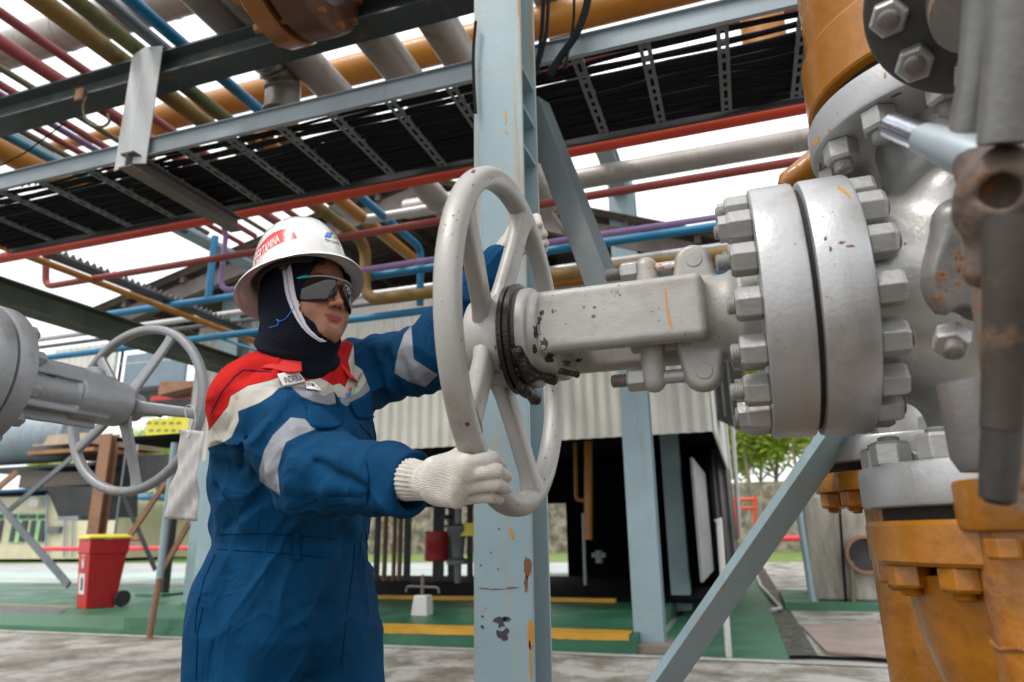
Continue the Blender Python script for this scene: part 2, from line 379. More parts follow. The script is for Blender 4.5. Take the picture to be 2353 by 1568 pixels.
# ---- cable tray
TZ = 2.90; TY0, TY1 = 2.385, 3.02
XL = -4.6; XR = 1.0
tray = thing('cable_tray', 'long grey ladder cable tray with slotted rungs running overhead behind the column', 'cable tray', (CWX, TY0, TZ))
b = MB(); b.chan((XL, TY0, TZ+.045), (XR, TY0, TZ+.045), .022, .10, .004, up=(0, 0, 1)); b.build('side_rail', M['galv'], tray)
b = MB(); b.chan((XR, TY1, TZ+.045), (XL, TY1, TZ+.045), .022, .10, .004, up=(0, 0, 1)); b.build('side_rail', M['black'], tray)
rung_px = [(-90, 470), (10, 448), (105, 428), (215, 402), (335, 375), (425, 352), (530, 325), (645, 298), (765, 270), (897, 240), (1035, 205), (1185, 170), (1325, 138), (1480, 105), (1660, 70), (1850, 36), (2060, -8)]
for x, y in rung_px:
    X = PZ(x, y, TZ)[0]; b = MB(); w = .048; z = TZ+.006
    b.box((X-w/2+.008, (TY0+TY1)/2, z), (.016, TY1-TY0-.03, .003)); b.box((X+w/2-.008, (TY0+TY1)/2, z), (.016, TY1-TY0-.03, .003))
    yy = TY0+.02; k = 0
    while yy < TY1-.03:
        b.box((X, yy+.012, z), (w-.032+.0005, .024, .003)); yy += .058 if k % 3 else .085; k += 1
    for s in (-1, 1): b.box((X+s*(w/2-.0015), (TY0+TY1)/2, z+.011), (.003, TY1-TY0-.034, .019))
    b.build('rung', M['dark_galv'], tray)
b = MB(); b.box((PY(1258, 152, TY0)[0], TY0-.006, TZ+.045), (.14, .006, .085))
b.build('splice_plate', M['galv'], tray)
for x, y in ((1237, 165), (1268, 159), (1298, 153)):
    p = PY(x, y, TY0-.009); b = MB(); b.lathe([(.0, -.02), (.008, -.02), (.008, 0), (.013, 0), (.013, .004), (0, .004)], p, (0, 1, 0), 6); b.build('bolt', M['black'], tray, smooth=False)
for k in range(4):
    p = PY(52+k*15, 428-k*2.5, TY0-.0025); b = MB(); b.box(p, (.012, .003, .012)); b.build('slot', M['black'], tray)
rr = random.Random(3)
def cable(y0, y1, z, r, lab='black cable lying along the overhead cable tray among many others', grp='black cables bundled in the overhead tray', xs=(-4.6, 1.0)):
    P = []; n = 46; ph = rr.uniform(0, 6); ph2 = rr.uniform(0, 6)
    for i in range(n):
        t = i/(n-1); x = xs[0]+(xs[1]-xs[0])*t
        y = y0+(y1-y0)*t+.007*math.sin(5*x+ph)+.004*math.sin(11*x+ph2)
        P.append((x, y, z+.004*math.sin(3*x+ph2)))
    o = MB().tube(P, r, 8).build('cable', M['cable'], origin=P[n//2]); return tag(o, lab, 'cable', grp)
yy = TY0+.185; k = 0
while yy < TY1-.02:
    r_ = rr.choice([.009, .011, .013, .010]); cable(yy, yy+rr.uniform(-.004, .004), TZ+.012+r_, r_); yy += r_*2*.82+(.016 if k in (4, 11) else 0); k += 1
yy = TY0+.30
while yy < TY1-.03:
    r_ = rr.choice([.009, .012]); cable(yy, yy+rr.uniform(-.01, .01), TZ+.036+r_, r_); yy += r_*2*1.15
for y0, y1, r_ in ((.05, .045, .008), (.085, .075, .011), (.12, .128, .012), (.145, .142, .009)):
    cable(TY0+y0, TY0+y1, TZ+.012+r_, r_, 'loose black cable near the front rail of the overhead tray with daylight beside it', 'loose cables near the front rail of the tray')
# hanging bracket of the tray
hp = PY(318, 357, 2.335)
post = thing('hanger_bracket', 'pale rust streaked angle post with brown arm carrying the cable tray on the left', 'bracket', (hp[0], 2.335, 2.86))
b = MB(); a0 = PY(283, 352, 2.335)[0]; a1 = PY(322, 357, 2.335)[0]; zc = PY(340, 108, 2.335)[2]
xa = PY(299, 352, 2.335)[0]
b.add([(a0-.075, 2.36, 2.84), (xa, 2.33, 2.84), (a1+.02, 2.355, 2.84), (a1+.02, 2.361, 2.84), (xa+.004, 2.337, 2.84), (a0-.072, 2.366, 2.84)]+
      [(a0-.075, 2.36, zc), (xa, 2.33, zc), (a1+.02, 2.355, zc), (a1+.02, 2.361, zc), (xa+.004, 2.337, zc), (a0-.072, 2.366, zc)],
      [(0, 1, 7, 6), (1, 2, 8, 7), (2, 3, 9, 8), (3, 4, 10, 9), (4, 5, 11, 10), (5, 0, 6, 11), (5, 4, 3, 2, 1, 0), (6, 7, 8, 9, 10, 11)])
b.build('post', paint('streaked_brightened_post', (.60, .64, .64), .45, var=.08, rust=.06, dirt=.6, dirtcol=(.45, .28, .1)), post, smooth=False)  # base colour lightened to paint in the light falling on the post
b = MB(); b.hbeam((xa+.02, 2.30, 2.845), (xa+.02, 3.12, 2.845), .085, .085, .006, .008); b.build('arm', M['brown_steel'], post)
# ---- main beam overhead and its pipes
BZ = 3.40
tb = MB(); tb.hbeam((-7.5, 2.46, BZ+.075), (CWX-.0, 2.46, BZ+.075), .15, .15, .008, .012); o = tb.build('overhead_beam', M['grey_steel'], origin=(-3, 2.46, BZ)); tag(o, 'grey green steel H beam crossing overhead in front of the cable tray', 'beam')
ZP = BZ+.15
def bpipe(px_, r, mat, label, Yend, Y0=.6, z=None, bands=None, down=None, n=20):
    z = ZP+r if z is None else z; p = PZ(px_[0], px_[1], z); pts = [(p[0], Y0, z), (p[0], Yend, z)]
    if down: pts = fillet(pts+[(p[0], Yend, z-down)], .12)
    return pipe('pipe', pts, r, mat, label, bands=bands, n=n), p[0]
def yend(px_, r, x): # where the pipe through px_ reaches picture column x
    z = ZP+r; X = PZ(px_[0], px_[1], z)[0]; lo, hi = .5, 30
    return PX_hit(X, z, x)
def PX_hit(X, z, x):
    best = 0
    for Y in np.linspace(.8, 16, 700):
        c = RW.T@(np.array([X, Y, z])-CAM); q = CX+F*c[0]/-c[2]
        if q < x: best = Y
        else: break
    return best
bpipe((94, 94), .026, M['rose'], 'thin rose red pipe, third of the red pipes crossing over the top left beam', yend((94, 94), .026, 705), down=None)
bpipe((47, 127), .038, M['rose'], 'thick rose red pipe with a collar crossing over the top left beam', yend((47, 127), .038, 640))
bpipe((35, 178), .019, M['olive'], 'thin brown pipe between two rose pipes over the top left beam', yend((35, 178), .019, 610))
bpipe((12, 202), .024, M['rose'], 'slim rose pipe nearest the left edge over the top left beam', yend((12, 202), .024, 590))
YL = yend((5, 220), .02, 522)
XL5 = PZ(5, 220, ZP+.02)[0]; zl = PY(515, 668, YL)[2]
pipe('pipe', fillet([(XL5, .6, ZP+.02), (XL5, YL, ZP+.02), (XL5, YL, zl), (1.5, YL, zl)], .12), .021, M['lilac'], 'lilac pipe that drops in an elbow behind the white helmet and runs right')
bpipe((152, 333), .022, M['maroon'], 'dark maroon pipe under the left end of the overhead beam', yend((152, 333), .022, 560))
bpipe((124, 343), .022, M['olive'], 'dull olive pipe beside the maroon pipe at the left', yend((124, 343), .022, 480))
bpipe((85, 350), .03, M['teal'], 'dark teal pipe beside the big ochre pipe at the left edge', yend((85, 350), .03, 430))
bpipe((50, 368), .085, M['orange'], 'big ochre pipe at the left edge below the overhead beam', yend((50, 368), .085, 240))
Y6 = yend((164, 54), .052, 845); X6 = PZ(164, 54, ZP+.052)[0]; z6 = PY(862, 690, Y6)[2]
pipe('pipe', fillet([(X6, .6, ZP+.052), (X6, Y6, ZP+.052), (X6, Y6, z6), (1.8, Y6, z6)], .2), .052, M['moss'], 'brown and mossy ochre pipe that turns down and right behind the helmet')
Y7 = yend((246, 59), .042, 822); X7 = PZ(246, 59, ZP+.042)[0]
pipe('pipe', fillet([(X7, .6, ZP+.042), (X7, Y7-.4, ZP+.042)], .2), .042, M['mossgreen'], 'moss covered pipe beside the brown pipe at the upper left')
pipe('pipe', fillet([(X7, Y7-.4, ZP+.042), (X7, Y7, ZP+.042), (PY(1045, 480, Y7)[0], Y7, ZP+.042)], .25), .042, M['whitepipe'], 'shiny white pipe elbow running right above the maroon pipe')
bpipe((340, 82), .035, M['dark_galv'], 'short grey pipe between the mossy pipe and the blue pipe', 2.5)
Y8 = yend((363, 54), .034, 968); X8 = PZ(363, 54, ZP+.034)[0]; z8 = PY(976, 700, Y8)[2]
pipe('pipe', fillet([(X8, .6, ZP+.034), (X8, Y8, ZP+.034), (X8, Y8, z8)], .12), .034, M['blue_pipe'], 'deep blue pipe crossing the frame diagonally and dropping beside the wheel')
Xo = PZ(756, 439, ZP+.05)[0]; pipe('pipe', [(Xo, 3.3, ZP+.05), (Xo, PX_hit(Xo, ZP+.05, 962), ZP+.05)], .05, M['orange'], 'ochre pipe coming from under the tray beside the blue pipe')
# silver clad pipes
for px_, r_, lab, y1 in (((745, 186), .10, 'silver clad pipe, leftmost of the three long ones above the tray', 6.8), ((904, 142), .105, 'silver clad pipe, middle of the three long ones above the tray', 6.0), ((1040, 105), .105, 'stained silver clad pipe just left of the blue column', 5.0)):
    p = PZ(px_[0], px_[1], ZP+.1); pipe('clad_pipe', [(p[0], .5, ZP+.1), (p[0], y1, ZP+.1)], r_, M['silver'], lab, bands=.62, n=32)
p = PZ(540, 60, ZP+.1); Ye = PX_hit(p[0], ZP+.1, 655)
b = MB(); b.tube(fillet([(p[0], .5, ZP+.1), (p[0], Ye, ZP+.1), (p[0]+.001, Ye+.001, ZP-.17)], .16, 12), .10, 28)
for s in (.0, .35, .7): b.lathe([(.1, -.008), (.106, -.006), (.106, .006), (.1, .008)], (p[0], Ye-.16+.16*math.sin(s*1.57), ZP+.1-.16*(1-math.cos(s*1.57))), (0, math.cos(s*1.57), -math.sin(s*1.57)), 28)
b.lathe([(0, -.01), (.108, -.01), (.108, .01), (0, .01)], (p[0], Ye, ZP-.16), (0, 0, 1), 28)
for s in np.arange(.9, Ye-.3, .55): b.lathe([(.1, -.01), (.105, -.008), (.105, .008), (.1, .01)], (p[0], s, ZP+.1), (0, 1, 0), 28)
o = b.build('clad_pipe', M['silver'], origin=(p[0], Ye, ZP)); tag(o, 'silver clad pipe ending in a segmented elbow above the tray', 'pipe')
for dx, lab in ((-.06, 'left one of two ochre pipes dropping from the clad elbow'), (.045, 'right one of two ochre pipes dropping from the clad elbow')):
    pipe('pipe', [(p[0]+dx, Ye+dx*.4, ZP-.15), (p[0]+dx, Ye+dx*.4, PY(645, 325, Ye)[2])], .035 if dx < 0 else .055, M['orange'], lab)
# pipes along A, high up
def apipe(px_, z, r, mat, label, x0=-9, x1=3, cat='pipe', bands=None, n=24, start=None):
    p = PZ(px_[0], px_[1], z)
    return pipe('pipe', [(x0, p[1], z), (x1, p[1], z)], r, mat, label, bands=bands, n=n), p[1]
p = PZ(850, 152, 4.25)
pl = PY(352, 285, p[1])
pipe('pipe', fillet([(pl[0]-.1, p[1], 3.75), (pl[0]-.05, p[1], 4.25), (4, p[1], 4.25)], .35), .105, M['orange'], 'large ochre pipe crossing behind the silver pipes from an elbow', n=32)
apipe((200, 58), 4.3, .12, M['silver'], 'wide pale pipe high at the upper left above the red pipes', x1=-2.35, bands=.9)
apipe((850, 158), 4.55, .05, M['orange'], 'thin ochre pipe just above the large ochre pipe')
# big rusty flanged joint near the top
fp = PY(672, -75, 2.1); fr = .33
jt = thing('flanged_joint', 'dark rusty orange flanged pipe joint hanging into the top edge of the picture', 'pipe joint', fp)
MR = paint('brown_orange_paint', (.10, .042, .02), .4, var=.25, rust=.12, dirt=.5, dirtcol=(.07, .03, .02))
MR2 = paint('orange_flange_paint', (.24, .085, .014), .35, var=.2, rust=.08, dirt=.4, dirtcol=(.12, .04, .02), coat=.3)
L_ = lambda a, c, r, m_, nm: MB().lathe([(0, a), (r-.01, a), (r, a+.01), (r, c-.01), (r-.01, c), (0, c)], fp, (1, 0, 0), 64).build(nm, m_, jt)
L_(-.13, -.03, fr, MR2, 'flange'); L_(.0, .16, fr*.98, MR, 'flange')
MB().lathe([(0, -.30), (.10, -.30), (.12, -.2), (.2, -.13), (0, -.13)], fp, (1, 0, 0), 48).build('pipe_end', MR2, jt)
MB().lathe([(0, .16), (.2, .16), (.14, .24), (.14, .9), (0, .9)], fp, (1, 0, 0), 48).build('pipe_end', M['silver'], jt)
for k in range(12):
    a = 2*math.pi*k/12; q = fp+np.array([0, math.cos(a), math.sin(a)])*(fr-.04)
    b = MB(); b.lathe([(0, -.17), (.022, -.17), (.022, -.13), (.014, -.13), (.014, .19), (0, .19)], q, (1, 0, 0), 8); b.build('bolt', MR2, jt, smooth=False)
# ---- pipes along A behind and below the tray
YR = 3.5; apR = PY(1000, 405, YR)
apipe((1000, 405), apR[2], .041, M['red_pipe'], 'bright red pipe running just under the cable tray across the whole picture', x0=-9, x1=3)
YM = 4.2; pm = PY(1000, 510, YM); xm = PY(105, 657, YM)[0]
pipe('pipe', fillet([(xm+.02, YM-.1, 3.75), (xm, YM, pm[2]), (4, YM, pm[2])], .09), .029, M['maroon'], 'maroon pipe with an elbow at the far left passing behind the helmet')
Yb = 5.2
pb = PY(1000, 614, Yb); apipe((1000, 614), pb[2], .036, M['blue_pipe'], 'upper of two bright blue pipes crossing behind the helmet', x0=PY(125, 747, Yb)[0], x1=5)
pv = PY(486, 620, Yb); pipe('pipe', [(pv[0], Yb, pb[2]), (pv[0], Yb, PY(489, 545, Yb)[2])], .036, M['blue_pipe'], 'short upright blue pipe joined to the upper blue pipe left of the helmet')
pb2 = PY(800, 736, Yb); apipe((800, 736), pb2[2], .034, M['blue_pipe'], 'lower bright blue pipe crossing behind the neck of the worker', x1=5)
pipe('pipe', [PY(500, 776, Yb), PY(610, 812, Yb)], .014, M['teal'], 'thin teal brace pipe sloping down left of the shoulder')
apipe((400, 738), PY(400, 738, 6.0)[2], .034, M['whitepipe'], 'grey white pipe between the two blue pipes', x1=5)
apipe((400, 758), PY(400, 758, 6.1)[2], .024, M['dark_galv'], 'thin dull grey pipe just below the grey white pipe', x1=5)
apipe((1560, 372), PY(1560, 372, 5.5)[2], .095, M['silver'], 'thick dirty silver pipe behind the beams at the right', x0=-2.9, x1=6, bands=.8)
apipe((1400, 636), PY(1400, 636, 6.3)[2], .055, M['orange'], 'dull ochre pipe behind the yoke in front of the corrugated wall', x0=-2.2, x1=3)
apipe((1600, 632), PY(1600, 640, 6.2)[2], .03, M['blue_pipe'], 'thin blue pipe just above the yoke at the right', x0=-2, x1=3)
# thin diagonal ones below the tray, left
def seg(a, b_, z, r, mat, label, name='pipe', cat='pipe'):
    p, q = PZ(a[0], a[1], z), PZ(b_[0], b_[1], z); return pipe(name, [p, q], r, mat, label, cat=cat)
p = PZ(200, 640, 3.2); pipe('pipe', [(p[0], 3.0, 3.2), (p[0], 12, 3.2)], .03, M['orange'], 'thin ochre pipe running away below the tray at the left')
p = PZ(250, 640, 3.35)
gt = thing('ladder_tray', 'small dark comb edged tray running away beside the thin ochre pipe at the left', 'cable tray', (p[0], 5, 3.35))
b = MB(); b.box((p[0], 7, 3.35), (.10, 8, .03)); b.build('tray_bed', M['black'], gt)
V = []; Fs = []
for i in range(220): V += [(p[0]+.055, 3.2+i*.035, 3.36), (p[0]+.055, 3.2+i*.035, 3.42 if i % 2 else 3.375)]
Fs = [(2*i, 2*i+2, 2*i+3, 2*i+1) for i in range(219)]
o = make('comb_edge', V, Fs, M['dark_galv'], gt, smooth=False); o.modifiers.new('s', 'SOLIDIFY').thickness = .012
# horizontal beams along B
p = PZ(300, 765, 2.15)
dz = 2.15
dzp = PY(300, 765, 5.5)
b = MB(); q = PZ(250, 752, 2.6); b.hbeam((q[0], 1.6, 2.6), (q[0], 9.2, 2.6), .16, .17, .009, .012); o = b.build('roof_beam', paint('mossy_beam', (.06, .075, .055), .7, var=.3, dirt=.7, dirtcol=(.025, .035, .015), flow=False), origin=(q[0], 5, 2.6)); tag(o, 'dark mossy green beam running away above the left handwheel', 'beam')
b = MB(); q = PZ(430, 535, 4.0); b.box((q[0], 6, 4.0), (.2, 6, .04)); o = b.build('flat_beam', M['blue_steel'], origin=(q[0], 6, 4)); tag(o, 'flat pale blue beam running away above the upright blue pipe', 'beam')
# diagonal channel brace behind the wheel
p0 = PY(1215, 230, 2.35); p1 = PY(1392, 700, 2.15); vd = nrm((p0+p1)/2-CAM); dd = nrm(p1-p0); sd_ = nrm(np.cross(dd, vd)); sd_ = sd_ if sd_[0] > 0 else -sd_
_u0 = np.cross(sd_, dd); _u0 = _u0 if _u0@vd > 0 else -_u0; _fl = 1 if frame(dd, _u0)[0]@sd_ > 0 else -1
b = MB(); b.sweep([(_fl*x_, y_) for x_, y_ in [(-.045, 0), (.040, 0), (.075, .06), (.07, .066), (.038, .008), (-.045, .008)][::_fl]], p0, p1, up=(_up := np.cross(sd_, dd)*(1 if np.cross(sd_, dd)@vd > 0 else -1))); o = b.build('brace', paint('dark_green_grey', (.055, .075, .078), .5, var=.15, rust=.08, dirt=.4, bump=.15), origin=(p0+p1)/2, bevel=.0015); tag(o, 'grey channel brace slanting down from the column behind the valve yoke', 'brace')
# brace at the lower right
p0 = PY(1495, 1620, 1.75); p1 = PY(1990, 905, 1.62); vd = nrm((p0+p1)/2-CAM); dd = nrm(p1-p0); sd_ = nrm(np.cross(dd, vd)); sd_ = sd_ if sd_[0] > 0 else -sd_
_u0 = np.cross(sd_, dd); _u0 = _u0 if _u0@vd > 0 else -_u0; _fl = 1 if frame(dd, _u0)[0]@sd_ > 0 else -1
b = MB(); b.sweep([(_fl*x_, y_) for x_, y_ in [(-.036, .006), (-.018, -.006), (.030, .075), (.025, .08), (-.017, .002), (-.033, .013)][::_fl]], p0, p1, up=(_up := np.cross(sd_, dd)*(1 if np.cross(sd_, dd)@vd > 0 else -1))); b2 = b.build('brace', M['blue_steel'], origin=(p0+p1)/2, bevel=.0015); tag(b2, 'blue grey steel angle brace rising to the right below the big flange', 'brace')
# black cables hanging beside the column top
for i, (pp, r_) in enumerate([([(1250, -30), (1246, 60), (1240, 120), (1232, 150)], .009), ([(1262, -30), (1256, 80), (1243, 128), (1233, 160)], .008), ([(1356, -30), (1345, 30), (1322, 85), (1285, 135), (1262, 175)], .016), ([(1320, -30), (1318, 60), (1305, 120), (1300, 150)], .006), ([(1093, 50), (1087, 120), (1089, 200), (1093, 260)], .006)]):
    P = [PY(x, y, 2.30 if x > 1100 else 1.97) for x, y in pp]
    pipe('cable', fillet(P, .12, 5), r_, M['cable'], ['black cable hanging just right of the column top', 'second black cable twisted beside the first at the column top', 'thick black cable curving down behind the right tray rail', 'thin black cable above the right tray rail', 'thin black cable on the left edge of the blue column'][i], 'cable', n=10)
P = [PY(x, y, 2.36) for x, y in ((200, 222), (190, 245), (196, 275), (215, 290), (238, 292), (252, 282), (248, 262))]
pipe('cable', fillet(P, .05, 4), .007, paint('old_cable', (.12, .11, .04), .6), 'old olive cable loop hanging from the top left beam', 'cable', n=10)
b = MB(); q = PY(184, 218, 2.375); b.box(q, (.06, .02, .075)); o = b.build('beam_clamp', M['rusty'], origin=q, bevel=.006); tag(o, 'small rusty clamp hooked on the top left beam', 'clamp')
# vertical ochre pipe behind right tray rail
q = PY(1752, 60, 3.6); pipe('pipe', [(q[0], 3.6, PY(1752, 142, 3.6)[2]), (q[0], 3.6, 5)], .12, M['orange'], 'upright ochre pipe behind the tray at the upper right', n=32)
q = PY(1500, 100, 3.9); pipe('pipe', [(-1.6, 3.9, q[2]), (3, 3.9, q[2])], .035, M['maroon'], 'maroon pipe seen through the gap above the right part of the tray')

pipe('cable', [PY(-20, 392, 2.5), PY(60, 350, 2.5), PY(150, 282, 2.48)], .004, M['cable'], 'thin black wire slanting below the left end of the overhead beam', 'cable', n=6)
# ================================================================== ground and shed
def stuffmat(name, cols, scale, rough=.9, bump=.3, det=8, bd=.02, stretch=None, extra=None):
    m, n, l, b = mat_new(name); N = NB(m); c = N.coord('Object', stretch) if stretch else N.coord('Object')
    f1 = N.noise(c, scale, det, .62, .4); f2 = N.noise(c, scale*7, 5, .6)
    x = n.new('ShaderNodeValToRGB'); l.new(N.math('ADD', N.math('MULTIPLY', f1, .8), N.math('MULTIPLY', f2, .2)), x.inputs[0])
    el = x.color_ramp.elements
    while len(el) < len(cols): el.new(.5)
    for i, (p_, c_) in enumerate(cols): el[i].position = p_; el[i].color = (*c_, 1)
    col_ = x.outputs[0]
    if extra: col_ = extra(N, c, col_)
    l.new(col_, b.inputs['Base Color']); N.put(b.inputs['Roughness'], N.rng(f1, .35, .65, rough-.25, rough))
    l.new(N.bump(N.math('ADD', f1, N.math('MULTIPLY', f2, .4)), bump, bd), b.inputs['Normal']); return m
def sheet(name, pts, z, mat, th=0, kind='structure', label=None, cat=None):
    P = [(p[0], p[1], z) for p in pts]; n = len(P)
    if th:
        V = P+[(p[0], p[1], z-th) for p in P]
        Fs = [tuple(range(n)), tuple(range(n, 2*n))[::-1]]+[(i, n+i, n+(i+1) % n, (i+1) % n) for i in range(n)]
    else: V, Fs = P, [tuple(range(n))]
    o = make(name, V, Fs, mat, smooth=False)
    me = o.data
    if me.polygons[0].normal.z < 0: me.flip_normals()
    return tag(o, label, cat, None, kind)
conc = stuffmat('old_concrete', [(.36, (.11, .098, .075)), (.45, (.19, .175, .145)), (.50, (.25, .235, .205)), (.56, (.36, .345, .315))], 2.1, bump=.35, det=12)
greenp = stuffmat('green_floor_paint', [(.25, (.013, .075, .037)), (.5, (.020, .11, .055)), (.75, (.045, .155, .09))], 1.4, rough=.62, bump=.08)
greend = stuffmat('green_curb_paint', [(.25, (.03, .10, .06)), (.5, (.045, .15, .085)), (.75, (.07, .19, .12))], 2.4, rough=.65, bump=.1)
yel = stuffmat('yellow_edge_paint', [(.3, (.32, .17, .015)), (.5, (.52, .27, .02)), (.75, (.58, .33, .04))], 3, rough=.6, bump=.1)
grav = stuffmat('gravel', [(.3, (.05, .05, .05)), (.5, (.16, .155, .15)), (.7, (.3, .29, .28))], 14, bump=1, bd=.05)
grass = stuffmat('lawn', [(.3, (.05, .10, .02)), (.5, (.12, .19, .035)), (.7, (.24, .28, .07))], 3, bump=.6)
pale = stuffmat('pale_road', [(.3, (.24, .26, .25)), (.6, (.42, .43, .41))], .8)
YE = 6.22
sheet('ground', [(-90, -20), (90, -20), (90, 140), (-90, 140)], -.03, pale)
sheet('concrete_yard', [(-40, -4), (30, -4), (30, YE), (-40, YE)], 0, conc)
sheet('bounce_cut_pad', [(-14, -4), (6, -4), (6, 3.4), (-14, 3.4)], .006, stuffmat('bounce_cut_brown', [(.3, (.05, .035, .022)), (.6, (.13, .10, .07))], 3, bump=.4))  # dark brown pad added out of view to dim and warm ground bounce
g = sheet('green_plinth', [(-5.15, YE+.02), (-1.0, YE+.02), (-1.0, 15), (-5.15, 15)], .15, greenp, th=.2)
# yellow painted edge strip with uneven lower edge
V = []; Fs = []; xs = np.arange(-5.14, -1.0, .06); R_ = random.Random(5)
for i, x in enumerate(xs):
    d = .088+.006*math.sin(x*3)+R_.uniform(-.006, .006); V += [(x, YE+.30, .1545), (x, YE+.016, .1545), (x, YE+.016, .15-d*.5)]
    if i: k = 3*i; Fs += [(k-3, k-2, k+1, k), (k-2, k-1, k+2, k+1)]
make('yellow_edge', V, Fs, yel, smooth=False)['kind'] = 'structure'
sheet('green_floor_right', [(-.9, YE+.01), (PZ(1812, 1508, 0)[0], YE+.01), PZ(1735, 1300, 0)[:2], (-.9, 13)], .004, greenp)
sheet('kerb_strip', [(-40, YE-.13), (30, YE-.13), (30, YE), (-40, YE)], .006, stuffmat('pale_kerb', [(.3, (.22, .21, .19)), (.6, (.40, .39, .36))], 4))
# trench
tp = [PZ(1812, 1508, 0), PZ(1735, 1300, 0), PZ(1752, 1300, 0), PZ(1880, 1508, 0)]
sheet('trench', [p[:2] for p in tp], .006, stuffmat('dark_trench', [(.45, (.008, .009, .010)), (.58, (.03, .035, .04)), (.70, (.30, .34, .38))], 9, rough=.5))  # flat sheet, near-black with pale flecks
sheet('concrete_path', [PZ(1752, 1300, 0)[:2], PZ(1880, 1508, 0)[:2], (9, YE+.01), (9, 22), PZ(1752, 1290, 0)[:2]], .003, conc)
sheet('rust_plate', [PZ(1842, 1440, .02)[:2], PZ(1900, 1500, .02)[:2], PZ(2060, 1512, .02)[:2], PZ(2010, 1425, .02)[:2]], .03, stuffmat('brown_plate', [(.3, (.16, .12, .10)), (.6, (.30, .24, .21))], 2), th=.02, kind=None, label='brown concrete cover slab beside the trench at the lower right', cat='slab')
pipe('pipe', fillet([PZ(1728, 1302, .05), PZ(1742, 1330, .05), PZ(1748, 1345, .05), PZ(1795, 1398, .05), PZ(1772, 1402, .05)], .1), .022, M['whitepipe'], 'bent pale pipe lying along the edge of the trench')
# left green ramp / slabs
GL = lambda *p: [PZ(x, y, 0)[:2] for x, y in p]
sheet('green_floor_left', [(-30, 7.3), (-5.16, 7.3), (-5.16, 13), (-40, 13)], .004, greenp)
sheet('gravel_bed', GL((-40, 1390), (160, 1397), (120, 1425), (-60, 1450)), .012, grav, kind='stuff')
sheet('green_kerb', [(-12, YE+.02), (-5.2, YE+.02), (-5.2, YE+1.0), (-12, YE+1.0)], .055, greend, th=.06)
sheet('pale_road', [(-60, 13), (60, 13), (60, 24), (-60, 24)], .002, pale)
sheet('green_path', [(-60, 14.5), (-5, 14.5), (-5, 17), (-60, 17)], .006, stuffmat('faded_green', [(.3, (.22, .36, .30)), (.6, (.42, .52, .47))], 1))
sheet('lawn', [(-90, 24), (90, 24), (90, 60), (-90, 60)], .01, grass)
for a, b_ in (((-40, 1388), (190, 1396)), ((190, 1396), (385, 1370))):
    p, q = PZ(*a, .006), PZ(*b_, .006); d = nrm((q-p))*.0; w = np.array([0, .06, 0])
    make('yellow_line', [p, q, q+w, p+w], [(0, 1, 2, 3)], yel, smooth=False)['kind'] = 'structure'
o = sheet('plinth_block', [(-6.6, YE+.04), (-5.19, YE+.04), (-5.19, YE+.7), (-6.6, YE+.7)], .17, greend, th=.17, kind=None, label='low green concrete plinth with yellow corner left of the worker', cat='plinth')
# ---- shed
def corr(u0, u1, v0, v1, fn, step=.0125, pitch=.13, amp=.018, nv=2):
    """corrugated sheet: fn(u, v, w) -> point, w = out of plane"""
    us = np.arange(u0, u1, step); V = []; Fs = []
    for j in range(nv):
        for u in us: V.append(fn(u, v0+(v1-v0)*j/(nv-1), amp*math.sin(2*math.pi*u/pitch)))
    n = len(us)
    for j in range(nv-1): Fs += [(j*n+i, j*n+i+1, (j+1)*n+i+1, (j+1)*n+i) for i in range(n-1)]
    return V, Fs
cream = paint('cream_sheet', (.54, .54, .49), .55, var=.06, dirt=.35, dirtcol=(.3, .27, .2), chips=.1, chipcol=(.1, .09, .06), bump=.1)
roofm = paint('old_roof_sheet', (.13, .11, .09), .85, var=.25, dirt=.6, dirtcol=(.05, .045, .035), flow=False)
YW = 7.15
shed = thing('shed', 'open corrugated metal shed with cream upper wall and dark interior behind the column', 'shed', (-3, YW, .15))
zb = PY(1440, 1003, YW)[2]; zt = PY(1000, 575, YW)[2]
V, Fs = corr(PY(424, 1050, 7.15)[0], -.24, zb, 3.9, lambda u, v, w: (u, YW+w, v), nv=2); make('front_wall', V, Fs, cream, shed)
V, Fs = corr(YW, 14.5, zb+.0, 3.35, lambda u, v, w: (-.24+w, u, v), nv=2); make('side_wall', V, Fs, cream, shed)
# gable roof: ridge along B
rx, rz = -3.3, 5.0
rl, rlz = PY(250, 725, 6.6)[0], PY(250, 725, 6.6)[2]; rrx, rrz = PY(1690, 560, 6.4)[0], PY(1690, 552, 6.4)[2]
V, Fs = corr(6.3, 15, 0, 1, lambda u, v, w: (rx+(rrx-rx)*v, u, rz+(rrz-rz)*v+w), pitch=.15, amp=.025); make('roof', V, Fs, roofm, shed)
V, Fs = corr(6.3, 15, 0, 1, lambda u, v, w: (rx+(rl-rx)*v, u, rz+(rlz-rz)*v+w), pitch=.15, amp=.025); make('roof', V, Fs, roofm, shed)
for k in range(5):
    b = MB(); t = (k+.5)/5; z = rz+(rrz-rz)*t-.07; x = rx+(rrx-rx)*t; b.box((x, 10.6, z), (.06, 8.4, .08)); b.build('purlin', M['brown_steel'], shed)
    b = MB(); z = rz+(rlz-rz)*t-.07; x = rx+(rl-rx)*t; b.box((x, 10.6, z), (.06, 8.4, .08)); b.build('purlin', M['brown_steel'], shed)
b = MB(); b.sweep([(-.05, -.1), (.05, -.1), (.05, .1), (-.05, .1)], (rx, 6.5, rz-.2), (rrx, 6.5, rrz-.2)); b.build('rafter', M['brown_steel'], shed)
b = MB(); b.sweep([(-.05, -.1), (.05, -.1), (.05, .1), (-.05, .1)], (rx, 6.5, rz-.2), (rl, 6.5, rlz-.2)); b.build('rafter', M['brown_steel'], shed)
c1 = PZ(1503, 1484, 0)
